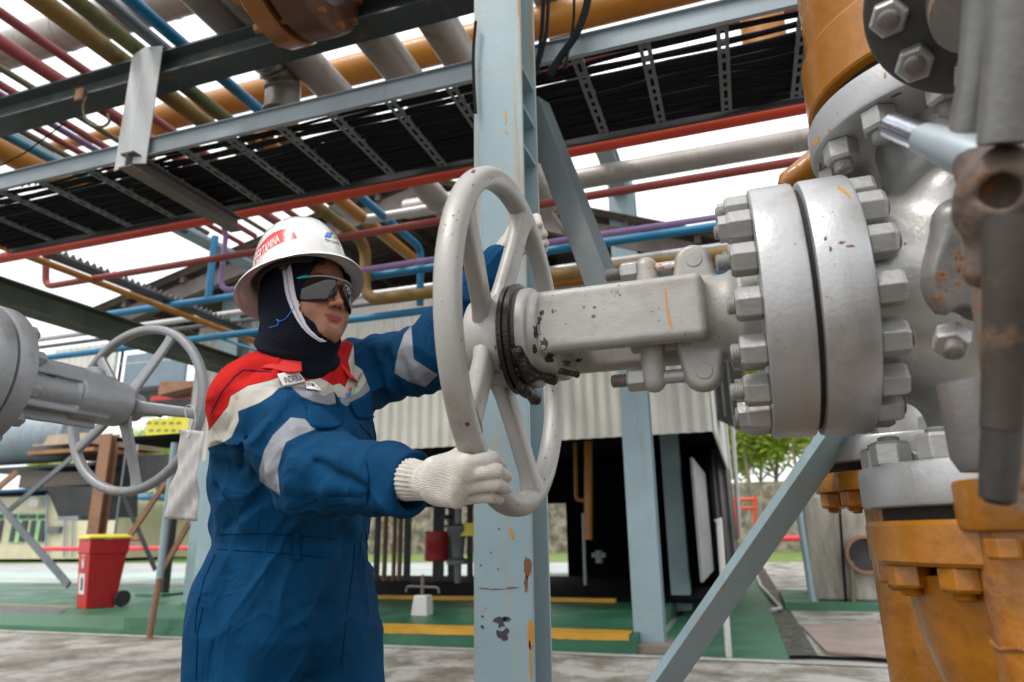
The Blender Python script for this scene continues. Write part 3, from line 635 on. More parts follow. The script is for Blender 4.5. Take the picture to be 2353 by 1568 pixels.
b = MB(); b.hbeam((c1[0], 6.56, .02), (c1[0], 6.56, 4.55), .26, .20, .009, .013, up=(0, 1, 0)); b.build('column', M['blue_steel'], shed)
b = MB(); b.box((c1[0]-.02, 6.5, .035), (.5, .42, .07)); b.build('footing', paint('brown_footing', (.2, .16, .13), .8), shed)
b = MB(); b.hbeam((c1[0], 1.2, 4.45), (c1[0], 6.7, 4.45), .16, .16, .009, .012); b.build('roof_beam', M['blue_steel'], shed)
c2 = PZ(1572, 1402, .0); b = MB(); b.hbeam((c2[0]-.02, c2[1], .0), (c2[0]-.02, c2[1], 3.6), .24, .2, .009, .013, up=(0, 1, 0)); b.build('column', M['blue_steel'], shed)
c3 = PZ(966, 1330, .15)
b = MB(); b.hbeam((c3[0]+.0, 8.8, .15), (c3[0]+.0, 8.8, 3.6), .2, .2, .009, .013, up=(0, 1, 0)); b.build('column', M['blue_steel'], shed)
c4 = PY(535, 800, 7.0); b = MB(); b.hbeam((c4[0], 7.0, .0), (c4[0], 7.0, 4.2), .3, .2, .009, .013, up=(0, 1, 0)); b.build('column', M['blue_steel'], shed)
dk = paint('interior_shade_black', (.006, .006, .007), .95, var=.3, dirt=0); dk.node_tree.nodes['Principled BSDF'].inputs['Specular IOR Level'].default_value = .05  # near-black colour paints in the shade inside the shed
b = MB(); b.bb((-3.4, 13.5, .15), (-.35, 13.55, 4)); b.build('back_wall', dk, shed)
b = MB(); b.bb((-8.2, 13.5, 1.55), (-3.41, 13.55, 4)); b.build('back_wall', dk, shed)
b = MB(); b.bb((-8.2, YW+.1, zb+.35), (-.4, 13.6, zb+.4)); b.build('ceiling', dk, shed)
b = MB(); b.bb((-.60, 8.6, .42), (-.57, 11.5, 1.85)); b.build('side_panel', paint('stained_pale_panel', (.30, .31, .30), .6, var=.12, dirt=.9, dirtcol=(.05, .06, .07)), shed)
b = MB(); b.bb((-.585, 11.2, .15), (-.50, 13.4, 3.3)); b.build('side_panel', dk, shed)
for z_ in (0,):
    b = MB(); b.bb((PY(860, 1353, 8.9)[0]-2.3, 8.9, .154), (PY(1412, 1358, 8.9)[0], 9.0, .20)); b.build('floor_curb', yel, shed)
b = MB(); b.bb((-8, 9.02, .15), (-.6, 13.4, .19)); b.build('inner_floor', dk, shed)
for x, w in ((866, 10), (884, 6), (905, 5), (918, 6), (935, 12), (1000, 10), (1040, 22), (1078, 10), (1010, 14)):
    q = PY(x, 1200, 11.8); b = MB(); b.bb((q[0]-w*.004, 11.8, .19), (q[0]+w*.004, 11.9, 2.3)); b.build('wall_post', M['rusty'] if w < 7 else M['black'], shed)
# things inside the shed
def ip(x, y, Y): return PY(x, y, Y)
pipe('pipe', [ip(1352, 1015, 9.6), ip(1352, 1240, 9.6)], .06, M['orange'], 'upright ochre pipe inside the dark shed')
pipe('pipe', fillet([ip(1322, 1018, 9.9), ip(1324, 1150, 9.9), ip(1355, 1150, 9.9)], .08), .03, M['orange'], 'thin ochre pipe with an elbow inside the dark shed')
pipe('pipe', [ip(1340, 1180, 10), ip(1345, 1345, 10)], .025, M['galv'], 'thin grey stand pipe inside the dark shed')
b = MB(); q = ip(1376, 1276, 9.4); b.box(q, (.18, .06, .06)); b.lathe([(0, -.1), (.05, -.1), (.05, .06), (0, .06)], q, (0, 0, 1), 12); tag(b.build('pipe_fitting', M['dark_galv'], origin=q), 'small white pipe fitting low inside the dark shed', 'fitting')
def small_wheel(q, r, label, mat):
    t = thing('small_valve_wheel', label, 'handwheel', q); b = MB()
    b.tube([q+np.array([math.cos(a), 0, math.sin(a)])*r for a in np.linspace(0, 2*math.pi, 25)], .014, 8, cap=False); b.build('rim', mat, t)
    for k in range(5): a = 2*math.pi*k/5+.3; MB().tube([q, q+np.array([math.cos(a), 0, math.sin(a)])*r], .01, 6).build('spoke', mat, t)
    MB().lathe([(0, -.03), (.03, -.03), (.03, .25), (0, .25)], q, (0, 1, 0), 12).build('hub', mat, t)
small_wheel(ip(1022, 1188, 9.5), .135, 'small black handwheel inside the dark shed below the glove', M['black'])
vs = thing('valve_stand', 'grey valve standing on a foot inside the shed left of the column', 'valve', ip(1052, 1335, 9.3)); q = ip(1052, 1340, 9.3)
MB().tube([q, q+[0, 0, .25]], .05, 10).build('foot', M['dark_galv'], vs); MB().lathe([(0, .25), (.16, .25), (.16, .3), (.08, .34), (.1, .6), (.17, .7), (.17, .76), (.05, .8), (.04, 1.25), (0, 1.25)], q, (0, 0, 1), 20).build('body', M['dark_galv'], vs)
ys = thing('yellow_hood', 'small yellow cover inside the shed beside the column', 'cover', ip(1078, 1218, 9.2)); q = ip(1080, 1222, 9.2)
MB().sweep([(-.17, -.06), (.17, -.06), (.15, .05), (.05, .12), (-.05, .12), (-.15, .05)], q, q+[0, .3, 0]).build('cover', paint('yellow_cover', (.62, .50, .03), .4), ys, bevel=.01)
q = ip(1008, 1255, 12.0); o = MB().lathe([(0, -.26), (.25, -.26), (.26, -.2), (.25, .0), (.26, .02), (.25, .2), (.26, .26), (0, .26)], q, (0, 0, 1), 24).build('drum', paint('red_drum_paint', (.42, .02, .02), .4), origin=q); tag(o, 'red drum seen through the shed opening left of the column', 'drum')
# little jack stand on the green floor
q = PZ(962, 1417, .15)
st = thing('pedestal_stand', 'small pale block with a bent handle on the green floor under the thin column', 'stand', q)
b = MB(); b.sweep([(-.1, 0), (.1, 0), (.085, .21), (-.065, .21)], q, q+[0, .16, 0], up=(0, 0, 1)); b.build('block', M['white'], st, bevel=.01)
MB().tube([q+[0, .08, .19], q+[0, .08, .42]], .02, 8).build('stem', M['brown_steel'], st)
MB().tube(fillet([q+[-.2, .08, .24], q+[-.19, .08, .30], q+[.19, .08, .29], q+[.2, .08, .23]], .04), .013, 8).build('handle', M['brown_steel'], st)
# dark hood at the right of the shed
q0 = PY(1590, 845, 8.0); q1 = PY(1705, 975, 8.0)
hd = thing('duct_hood', 'dark louvred hood hanging off the right end of the shed', 'hood', (q0+q1)/2)
b = MB(); b.add([PY(1586, 780, 7.9), PY(1712, 740, 7.9), PY(1700, 988, 7.9), PY(1625, 955, 7.9), PY(1600, 780, 9.2), PY(1708, 760, 9.2), PY(1698, 960, 9.2), PY(1640, 940, 9.2)], [(0, 3, 2, 1), (4, 5, 6, 7), (0, 1, 5, 4), (1, 2, 6, 5), (2, 3, 7, 6), (3, 0, 4, 7)]); b.build('hood_shell', paint('dark_brown_hood', (.05, .042, .035), .7), hd, smooth=False)
for k in range(3): p = PY(1640+k*18, 870+k*6, 7.88); MB().bb(p+[-.012, 0, -.4], p+[.012, .015, .35]).build('rib', M['dark_galv'], hd)
# sheet metal shelter beyond
q = PY(1665, 1100, 13)
sh = thing('sheet_shelter', 'narrow grey corrugated shelter beyond the shed at the right', 'shelter', (q[0], 13, 0))
V, Fs = corr(PY(1640, 1100, 12)[0], PY(1680, 1100, 12)[0], PY(1660, 1240, 12)[2]-.4, PY(1660, 948, 12)[2], lambda u, v, w: (u, 12+w, v), pitch=.12, amp=.03); make('wall', V, Fs, paint('grey_sheet', (.25, .24, .23), .6), sh)
MB().tube([PY(1681, 945, 12)*[1, 1, 1], (PY(1700, 1240, 12))], .035, 10).build('corner_post', M['white'], sh)
# thin white post
p0 = PZ(1675, 1511, 0); p1 = PY(1652, 1192, p0[1]); o = MB().tube([p0, (p1[0]+.0, p0[1], p1[2]*.97), (p1[0]-.01, p0[1], p1[2])], [.026, .026, .036], 10).build('marker_post', M['white'], origin=p0); tag(o, 'thin white marker post standing on the green floor at the right', 'post')
# concrete block and pipe opening at the right
q = PZ(1950, 1400, 0); cb = thing('concrete_chamber', 'stained concrete chamber with a round pipe opening behind the ochre pipes', 'chamber', q)
xa, xb = PY(1868, 1390, q[1])[0], PY(2150, 1390, q[1])[0]
cm = stuffmat('stained_concrete_wall', [(.3, (.10, .085, .065)), (.5, (.27, .25, .21)), (.7, (.42, .40, .35))], 2.2, stretch=(2.5, 2.5, .5))
b = MB(); b.add([(xa-.02, q[1]-.05, .1), (xb, q[1]-.05, .1), (xb, q[1]+1.6, .1), (xa+.1, q[1]+1.6, .1), (xa+.03, q[1], 1.42), (xb, q[1], 1.42), (xb, q[1]+1.6, 1.42), (xa+.15, q[1]+1.6, 1.42)], [(0, 1, 5, 4), (1, 2, 6, 5), (2, 3, 7, 6), (3, 0, 4, 7), (4, 5, 6, 7), (0, 3, 2, 1)]); b.build('wall', cm, cb, bevel=.03)
b = MB(); b.bb((xa-.35, q[1]-.3, 0), (xb, q[1]+1.7, .1)); b.build('plinth', greend, cb)
r = PY(1990, 1275, q[1]-.12); b = MB(); b.lathe([(.20, -.02), (.24, -.02), (.24, .14), (.20, .14)], r, (0, 1, 0), 32, close=True); b.build('pipe_collar', M['rusty'], cb)
MB().lathe([(0, .07), (.205, .07), (.205, .08), (0, .08)], r, (0, 1, 0), 32).build('opening', M['black'], cb)
for a, c_, rr_, m_, lb in (((1928, 1150), (1945, 1400), .018, M['cable'], 'black conduit running down the concrete chamber'), ((1957, 1290), (1962, 1425), .03, M['olive'], 'brown drain pipe standing against the concrete chamber')):
    pipe('pipe', [PY(*a, q[1]-.1), PY(*c_, q[1]-.1)], rr_, m_, lb)
q = PZ(1870, 1402, 0); ps = thing('leaning_post', 'slim pale blue post with flared foot standing right of the trench', 'post', q)
MB().tube([PY(1828, 1120, q[1]), q], .04, 12).build('shaft', M['blue_steel'], ps); MB().sweep([(-.12, 0), (.12, 0), (.04, .16), (-.04, .16)], q+[0, -.01, 0], q+[0, .01, 0], up=(0, 0, 1)).build('foot', M['blue_steel'], ps)
# far red rail
for x0_, x1_, yy, Yd, lab in ((1720, 1870, 1239, 20, 'red pipe rail along the lawn seen at the right'), (85, 480, 1262, 19, 'red pipe rail along the lawn seen behind the red bin')):
    a, c_ = PY(x0_, yy, Yd), PY(x1_, yy-2, Yd); pipe('pipe_rail', [a, c_], .075, paint('signal_red', (.6, .03, .05), .4), lab, 'pipe rail')
rf = thing('red_frame', 'small red railing frame on the bank beyond the trench', 'railing', PY(1710, 1230, 21))
for a, c_ in (((1690, 1145), (1690, 1240)), ((1735, 1140), (1735, 1240)), ((1685, 1150), (1740, 1146)), ((1685, 1170), (1740, 1167))):
    MB().tube([PY(*a, 21), PY(*c_, 21)], .05, 8).build('bar', M['red_pipe'], rf)
# stone wall, far
stone = stuffmat('stone_wall', [(.34, (.05, .05, .025)), (.46, (.13, .115, .08)), (.56, (.26, .23, .18)), (.7, (.38, .34, .28))], 2.4, bump=1, bd=.08)
b = MB(); b.bb((-60, 34, 0), (60, 34.6, 3.1)); o = b.build('stone_wall', stone, origin=(0, 34, 0)); tag(o, 'long grey stone retaining wall behind the lawn', 'wall')
# bits on and by the shed roof
pipe('pipe', [PY(1165, 690, 6.9), PY(1185, 720, 6.9)], .02, M['blue_pipe'], 'short blue pipe stub behind the wheel hub')
b = MB(); q = PY(1362, 700, 6.0); b.lathe([(0, -.45), (.12, -.45), (.13, .0), (.06, .12), (.03, .3), (0, .3)], q, (0, 0, 1), 20); o = b.build('lamp_housing', paint('grey_green_lamp', (.2, .27, .25), .5), origin=q); tag(o, 'grey green lamp housing hanging behind the brace', 'lamp')
pipe('pipe', fillet([PY(1262, 480, 5.8), PY(1305, 545, 5.8), PY(1350, 610, 5.8), PY(1375, 690, 5.8)], .1), .022, M['olive'], 'bent olive conduit behind the far glove')
# ================================================================== valves
castm = paint('cast_aluminium_paint', (.42, .415, .40), .38, metal=.6, var=.1, rust=.02, chips=.35, chipcol=(.09, .05, .03), dirt=.35, dirtcol=(.16, .13, .10), bump=.15, bscale=150, lump=.3, flow=False)
castr = paint('worn_aluminium_paint', (.34, .332, .31), .45, metal=.15, var=.14, rust=.06, chips=1.0, chipcol=(.07, .045, .035), dirt=.45, dirtcol=(.2, .17, .13), bump=.12, bscale=200, lump=.25, flow=False)
flgm = paint('flange_aluminium_paint', (.43, .435, .44), .38, metal=.5, var=.08, rust=.015, chips=.25, chipcol=(.12, .06, .03), dirt=.3, dirtcol=(.22, .18, .14), bump=.12, bscale=140, lump=.12)
nutm = paint('nut_aluminium_paint', (.35, .35, .34), .40, metal=.4, var=.1, rust=.01, dirt=.3, dirtcol=(.2, .17, .14), bump=.25, bscale=90)
threadm = paint('bare_thread', (.22, .20, .18), .45, metal=.6, var=.2, dirt=.6)
greasem = paint('black_grease', (.018, .012, .010), .3, var=.4, dirt=.3, dirtcol=(.09, .035, .02), bump=.7, bscale=200, lump=.8, flow=False)
gapm = paint('gap_dark', (.02, .016, .014), .8, var=.2, dirt=0)
ochre = paint('thick_ochre_paint', (.31, .115, .004), .32, var=.2, rust=.12, dirt=.8, dirtcol=(.17, .05, .010), bump=.35, bscale=40, lump=1.0, coat=.2, flow=False)  # dark dirt tone covers weathering and also paints in shadow
def hexnut(p, d, af, h, parent, mat, name='nut', rot=0):
    s, u, d = frame(d); r = af/math.sqrt(3); b = MB(); V = []
    for hh, rr in ((0, r*.93), (h*.08, r), (h*.85, r), (h, r*.86)):
        for k in range(6): a = math.pi/3*k+rot; V.append(np.asarray(p)+d*hh+(s*math.cos(a)+u*math.sin(a))*rr)
    Fs = [tuple(range(6)), tuple(range(18, 24))[::-1]]+[(i*6+k, (i+1)*6+k, (i+1)*6+(k+1) % 6, i*6+(k+1) % 6) for i in range(3) for k in range(6)]
    b.add(V, [f[::-1] for f in Fs]); return b.build(name, mat, parent, smooth=False, bevel=af*.035)
def stud(p, d, r, L, parent, mat, name='stud', pitch=.003):
    n = max(4, int(L/pitch)); pr = [(0, 0)]
    for i in range(n): pr += [(r, L*i/n), (r*.88, L*(i+.5)/n)]
    pr += [(r*.7, L), (0, L)]
    return MB().lathe(pr, p, d, 14).build(name, mat, parent)
def disc(parent, name, c, d, r, h0, h1, mat, ch=.006, r0=0, n=96):
    return MB().lathe([(r0, h0), (r-ch, h0), (r-ch*.3, h0+ch*.3), (r, h0+ch), (r, h1-ch), (r-ch*.3, h1-ch*.3), (r-ch, h1), (r0, h1)], c, d, n).build(name, mat, parent, angle=30)
VX, VY, VZ = -.37, 1.127, 1.335
gv = thing('gate_valve', 'large silver grey gate valve on its side with bolted flange, yoke and big handwheel', 'valve', (.36, VY, VZ))
ax = np.array([1.0, 0, 0]); O = np.array([0, VY, VZ])
disc(gv, 'bonnet_flange', O, ax, .2, .048, .112, flgm); disc(gv, 'body_flange', O, ax, .2, .119, .188, flgm)
MB().lathe([(0, .10), (.188, .10), (.188, .13), (0, .13)], O, ax, 64).build('gasket', gapm, gv)
R_ = random.Random(11)
for k in range(16):
    a = 2*math.pi*(k+.5)/16; q = O+np.array([0, math.cos(a), math.sin(a)])*.170
    hexnut(q+ax*.048, -ax, .043, .036, gv, nutm, rot=R_.uniform(-.12, .12)); hexnut(q+ax*.188, ax, .043, .036, gv, nutm, rot=R_.uniform(-.12, .12))
    stud(q+ax*.014, -ax, .013, R_.uniform(.010, .022), gv, nutm); stud(q+ax*.222, ax, .013, R_.uniform(.003, .008), gv, nutm)
    MB().lathe([(0, 0), (.0205, 0), (.0205, .013), (0, .013)], q-ax*(-.014), -ax, 6).build('lock_nut', nutm, gv, smooth=False) if R_.random() < .5 else None
# body casting
bx = .36
def body_sdf(P):
    c = np.array([bx+.03, VY, VZ])
    d = cap(P, c+[0, 0, -.30], c+[0, 0, .31], .118)
    d = smin(d, ell(P, c+[.0, 0, 0], (.165, .15, .19)), .06)
    d = smin(d, cyl(P, O, ax, .150, .17, bx, .02), .05)
    d = smin(d, cap(P, c+[0, 0, -.29], c+[0, 0, -.2], .135, .12), .03); d = smin(d, cap(P, c+[0, 0, .3], c+[0, 0, .2], .14, .12), .03)
    d = smin(d, cap(P, c+[-.08, -.11, .12], c+[.12, -.12, .12], .022), .05)
    d = np.maximum(d, P[:, 2]-(VZ+.265)); d = np.maximum(d, (VZ-.262)-P[:, 2]); d = np.maximum(d, .180-P[:, 0])
    return d+.003*vnoise(P, 16)+.0007*vnoise(P, 60)
Vb, Fb = surfnet(body_sdf, (.17, VY-.2, VZ-.29), (.58, VY+.2, VZ+.29), .005); make('body', Vb, Fb, castm, gv, angle=180)
zf = np.array([0, 0, 1.0]); Bc = np.array([bx, VY, 0])
disc(gv, 'end_flange', Bc, zf, .2, 1.590, 1.645, flgm); disc(gv, 'end_flange', Bc, zf, .2, 1.025, 1.082, flgm)
MB().lathe([(0, 1.64), (.175, 1.64), (.175, 1.668), (0, 1.668)], Bc, zf, 48).build('gasket', gapm, gv); MB().lathe([(0, 1.0), (.175, 1.0), (.175, 1.03), (0, 1.03)], Bc, zf, 48).build('gasket', gapm, gv)
for k in range(12):
    a = 2*math.pi*(k+.5)/12; q = Bc+np.array([math.cos(a), math.sin(a), 0])*.168
    hexnut(q+zf*1.590, -zf, .046, .034, gv, nutm, rot=R_.uniform(0, 1)); stud(q+zf*1.557, -zf, .0145, .016, gv, nutm)
    hexnut(q+zf*1.082, zf, .046, .034, gv, nutm, rot=R_.uniform(0, 1)); stud(q+zf*1.114, zf, .0145, .009, gv, nutm)
# yoke + bonnet neck
def yoke_sdf(P):
    q = P-O; d = cyl(P, O, ax, .072, -.06, .06, .004)
    d = smin(d, cyl(P, O, ax, .088, .02, .06, .004), .03)
    for s in (-1, 1):
        d = smin(d, rbox(P, O+[-.165, s*.078, .0], (.135, .018, .053), .013), .020)
    d = smin(d, cyl(P, O, ax, .080, -.345, -.272, .006), .012)
    d = smin(d, cyl(P, O, ax, .090, -.345, -.322, .006), .008)
    for s in (-1, 1):                                              # eye lugs
        e = O+[-.045, -.020, s*.094]
        d = smin(d, smax(cap(P, e+[0, 0, -s*.05], e, .040, .031), np.abs(P[:, 1]-e[1])-.020, .004), .004)
    return d+.0012*vnoise(P, 30)+.0006*vnoise(P, 90)
Vb, Fb = surfnet(yoke_sdf, (-.36, VY-.13, VZ-.15), (.07, VY+.13, VZ+.15), .0035); make('yoke', Vb, Fb, castr, gv, angle=180)
for s in (-1, 1):
    e = O+[-.045, -.020, s*.094]; cb_ = O+[0, -.015, s*.094]
    MB().lathe([(.0165, -.0235), (.0185, -.0235), (.0185, -.0225), (.0165, -.0225)], e+[0.004, 0, 0], (0, -1, 0), 28, close=True)
    b = MB(); b.lathe([(0, 0), (.0135, 0), (.0135, .0012), (.0125, .002), (0, .002)], e+[.002, -.0195, 0], (0, -1, 0), 28); b.build('hinge_pin', castr, gv)
    MB().tube([cb_+[-.05, 0, 0], cb_+[-.125, 0, 0]], .0115, 16).build('eye_bolt', nutm, gv)
    hexnut(cb_+[-.137, 0, 0], -ax, .036, .030, gv, nutm, rot=.5); stud(cb_+[-.160, 0, 0], -ax, .0115, .034, gv, threadm, pitch=.0035)
def gland_sdf(P):
    d = cyl(P, O, ax, .045, -.16, -.075, .004)
    for s in (-1, 1): d = smin(d, np.maximum(cap(P, O+[-.122, -.015, s*.03], O+[-.124, -.015, s*.098], .026, .020), np.abs(P[:, 0]-(O[0]-.123))-.0185), .008)
    return smin(d, cyl(P, O, ax, .03, -.3, .0, .003), .004)+.001*vnoise(P, 60)
Vb, Fb = surfnet(gland_sdf, (-.31, VY-.06, VZ-.13), (.01, VY+.06, VZ+.13), .0035); make('gland_follower', Vb, Fb, castr, gv, angle=180)
# greasy bearing ring
ringm = paint('greasy_steel', (.03, .02, .016), .35, metal=.3, var=.5, rust=.12, dirt=.8, dirtcol=(.015, .01, .01), bump=.5, bscale=150, flow=False)
MB().lathe([(0, -.372), (.092, -.372), (.0985, -.369), (.0985, -.361), (.094, -.3595), (.094, -.357), (.100, -.3555), (.100, -.348), (.092, -.3455), (.090, -.340), (0, -.340)], O, ax, 72).build('bearing_ring', ringm, gv, angle=25)
def grease_sdf(P):
    q = P-O; rad = np.hypot(q[:, 1], q[:, 2]); an = np.arctan2(q[:, 2], q[:, 1])
    ring = np.hypot(rad-.092, q[:, 0]+.352)-(.0035+.0015*np.sin(an*2+1.2)+.001*np.sin(an*5))
    d = ring
    for a_, b2, r_ in (((-.345, -.03, -.095), (-.338, .02, -.104), .012), ((-.338, -.078, -.045), (-.325, -.045, -.083), .011), ((-.330, -.055, -.072), (-.292, -.025, -.086), .008), ((-.27, -.05, -.078), (-.25, -.03, -.08), .006)):
        d = smin(d, cap(P, O+a_, O+b2, r_), .012)
    return d+.004*vnoise(P, 55)+.003*vnoise(P, 130)
Vb, Fb = surfnet(grease_sdf, (-.40, VY-.13, VZ-.14), (-.22, VY+.13, VZ+.13), .0027); make('grease_clump', Vb, Fb, greasem, gv, angle=180)
# threaded stem
stud(O+[-.44, 0, 0], -ax, .026, .040, gv, threadm, name='stem', pitch=.006)
# handwheel: part with sub-parts
WC = np.array([-.372, VY, VZ]); WR = .290
def torus_rim(C, R, a0, rx, rr, mat, parent, name, n=96, m=20, seed=0, fl=.0):
    """elliptic section ring round axis a0"""
    s, u, d = frame(a0); V = []; Fs = []
    for i in range(n):
        t = 2*math.pi*i/n; rd = s*math.cos(t)+u*math.sin(t)
        for k in range(m):
            p = 2*math.pi*k/m; cx_, cy_ = math.cos(p), math.sin(p); e = .78
            cx_ = math.copysign(abs(cx_)**e, cx_); cy_ = math.copysign(abs(cy_)**e, cy_)
            V.append(np.asarray(C)+rd*(R+rr*cy_)+d*rx*cx_)
    for i in range(n):
        for k in range(m): Fs.append((i*m+k, i*m+(k+1) % m, ((i+1) % n)*m+(k+1) % m, ((i+1) % n)*m+k))
    return make(name, V, Fs, mat, parent, angle=180)
hw = torus_rim(WC, WR, ax, .020, .0195, castr, gv, 'handwheel')
def spoke(C, hubR, R, ang, hub_off, parent, w0, w1, t0, s_, u_, d_, mat, n=14):
    rd = s_*math.cos(ang)+u_*math.sin(ang); tn = np.cross(d_, rd); V = []; m = 16
    for i in range(n):
        t = i/(n-1); r = hubR+(R-hubR)*t; fl = 1+.35*max(0, (t-.8)/.2)**2+.3*max(0, (.2-t)/.2)**2
        w = (w0+(w1-w0)*t)*fl; th = t0*fl; c = np.asarray(C)+rd*r+d_*hub_off*(1-t)**1.2
        for k in range(m):
            p = 2*math.pi*k/m; cx_, cy_ = math.cos(p), math.sin(p); e = .6
            cx_ = math.copysign(abs(cx_)**e, cx_); cy_ = math.copysign(abs(cy_)**e, cy_)
            V.append(c+tn*w*cx_+d_*th*cy_)
    Fs = [(i*m+k, i*m+(k+1) % m, (i+1)*m+(k+1) % m, (i+1)*m+k) for i in range(n-1) for k in range(m)]+[tuple(range(m))[::-1], tuple(range((n-1)*m, n*m))]
    return make('spoke', V, Fs, mat, parent, angle=60)
sY, sZ = np.array([0, 1.0, 0]), np.array([0, 0, 1.0])
for dg in (76, 148, 220, 292, 4):
    spoke(WC, .066, WR-.012, math.radians(dg), -.035, hw,   .026, .024, .015, sY, sZ, ax, castr)
MB().lathe([(0, -.442), (.070, -.442), (.078, -.437), (.081, -.43), (.081, -.40), (.084, -.395), (.086, -.375), (.086, -.368), (0, -.368)], O, ax, 64).build('hub', castr, hw, angle=30)
# ---- ochre pipes of the big valve
op = thing('ochre_riser', 'glossy ochre flanged pipe rising from the top of the large gate valve', 'pipe', (bx, VY, 1.67))
MB().lathe([(0, 1.668), (.192, 1.668), (.195, 1.672), (.195, 1.765), (.190, 1.772), (.183, 1.775), (.183, 3.6), (0, 3.6)], Bc, zf, 96).build('pipe', ochre, op, angle=30)
q = Bc+np.array([-.183*math.cos(1.15), -.183*math.sin(1.15), 0]); MB().tube([q+[0, 0, 1.80], q+[0, 0, 1.81], q+[.003, 0, 2.3], q+[.003, 0, 2.31]], [.002, .008, .008, .002], 10).build('weld_bead', ochre, op)
od = thing('ochre_elbow', 'ochre flanged pipe bending down below the large gate valve', 'pipe', (bx, VY, 1.0))
MB().lathe([(0, .952), (.195, .952), (.2, .957), (.2, 1.002), (.196, 1.008), (0, 1.008)], Bc, zf, 96).build('flange', ochre, od, angle=30)
MB().tube(fillet([Bc+[0, 0, .96], Bc+[0.015, 0, .86], Bc+[.22, .10, .45], Bc+[.62, .3, .05]], .3, 12), .163, 48).build('pipe', ochre, od)
for k in range(12):
    a = 2*math.pi*(k+.5)/12; q = Bc+np.array([math.cos(a), math.sin(a), 0])*.17
    hexnut(q+zf*.952, -zf, .046, .03, od, ochre, rot=.3*k); stud(q+zf*.924, -zf, .014, .012, od, ochre)
# ---- second branch behind
q2 = PD(2085, 1040, 1.62); z2 = PD(1858, 1072, 1.62)[2]; z1 = PD(1858, 1018, 1.62)[2]
bv = thing('rear_flange_joint', 'smaller grey flange bolted on an ochre flange behind the large gate valve', 'pipe joint', (q2[0], q2[1], z2)); Q = np.array([q2[0], q2[1], 0])
disc(bv, 'flange', Q, zf, .225, z2, z1, flgm); MB().lathe([(0, z1), (.12, z1), (.11, z1+.2), (.11, 1.35), (0, 1.35)], Q, zf, 40).build('neck', castm, bv)
zo1 = PD(1870, 1073, 1.62)[2]-.005; zo0 = PD(1870, 1134, 1.62)[2]
disc(bv, 'ochre_flange', Q, zf, .212, zo0, zo1-.012, ochre); MB().lathe([(0, zo1-.02), (.19, zo1-.02), (.19, z2+.01), (0, z2+.01)], Q, zf, 40).build('gasket', gapm, bv)
MB().lathe([(0, 0.0), (.11, 0), (.11, zo0+.01), (0, zo0+.01)], Q, zf, 40).build('pipe', ochre, bv)
for k in range(12):
    a = 2*math.pi*(k+.2)/12; q = Q+np.array([math.cos(a), math.sin(a), 0])*.18
    hexnut(q+zf*z1, zf, .045, .035, bv, nutm); hexnut(q+zf*zo0, -zf, .045, .035, bv, ochre); stud(q+zf*(z1+.033), zf, .013, .012, bv, nutm); stud(q+zf*(zo0-.033), -zf, .013, .012, bv, ochre)
# small ochre lump above the flange
q = PD(1838, 405, 1.25); b = MB(); b.tube([PD(1798, 428, 1.28), PD(1806, 418, 1.28), PD(1830, 404, 1.28), PD(1875, 378, 1.28)], [.010, .018, .022, .030], 16); tag(b.build('lifting_lug', ochre, origin=q), 'small mossy ochre lug showing above the bonnet flange', 'lug')
# ================================================================== left valve, seen past the worker
LO = PY(345, 935, 1.72)          # wheel centre
LO[2] += .0
lv = thing('gate_valve', 'grey gate valve at the left edge with bolted flange and round handwheel', 'valve', LO)
by = np.array([0, 1.0, 0]); lcast = paint('plain_grey_cast', (.27, .28, .29), .42, metal=.35, var=.12, rust=.02, chips=.35, chipcol=(.06, .05, .04), dirt=.35, dirtcol=(.12, .1, .09), bump=.3, bscale=90, lump=.6, flow=False)
lr = thing('x', 'x', 'x') if False else None
LW = PY(318, 945, 1.74)
pt, pb_ = PY(330, 752, 1.74), PY(300, 1138, 1.74); LR = (pt[2]-pb_[2])/2-.012; LC = np.array([LW[0]-.01, 1.74, (pt[2]+pb_[2])/2])
lw = torus_rim(LC, LR, by, .016, .015, lcast, lv, 'handwheel', n=80, m=16)
sX = np.array([1.0, 0, 0])
for dg in (64, 136, 208, 280, 352): spoke(LC, .04, LR-.006, math.radians(dg), -.05, lw, .021, .016, .009, sX, sZ, by, lcast)
MB().lathe([(0, -.08), (.045, -.08), (.048, -.03), (.045, .0), (0, .0)], LC, by, 32).build('hub', lcast, lw)
LA = nrm(np.array([.0, 1, .0]))
F0 = PD(18, 880, 1.36); F0 = np.array([LC[0], F0[1], LC[2]])
F0 = LC-by*.49
disc(lv, 'bonnet_flange', F0, by, .195, -.055, -.003, lcast); disc(lv, 'body_flange', F0, by, .195, -.110, -.060, lcast)
MB().lathe([(0, -.065), (.185, -.065), (.185, -.05), (0, -.05)], F0, by, 40).build('gasket', gapm, lv)
for k in range(12):
    a = 2*math.pi*(k+.5)/12; q = F0+np.array([math.cos(a), 0, math.sin(a)])*.163
    hexnut(q-by*.110, -by, .038, .03, lv, lcast, rot=.2*k); hexnut(q-by*.003, by, .038, .03, lv, lcast, rot=.2*k); stud(q-by*.138, -by, .011, .012, lv, threadm); stud(q+by*.025, by, .011, .012, lv, lcast)
def ly_sdf(P):
    d = cyl(P, LC, by, .072, -.25, -.07, .006); d = smin(d, cyl(P, LC, by, .055, -.50, -.2, .004), .02)
    for s in (-1, 1):
        d = smin(d, rbox(P, LC+[0, -.32, s*.052], (.050, .18, .010), .004), .006); d = smin(d, rbox(P, LC+[0, -.32, s*.070], (.008, .17, .020), .003), .005)
        d = smin(d, rbox(P, LC+[s*.05, -.32, .052], (.006, .18, .018), .003), .004)
    d = smin(d, cap(P, LC+[0, -.17, .05], LC+[0, -.17, .075], .03), .015)
    return d+.0015*vnoise(P, 40)
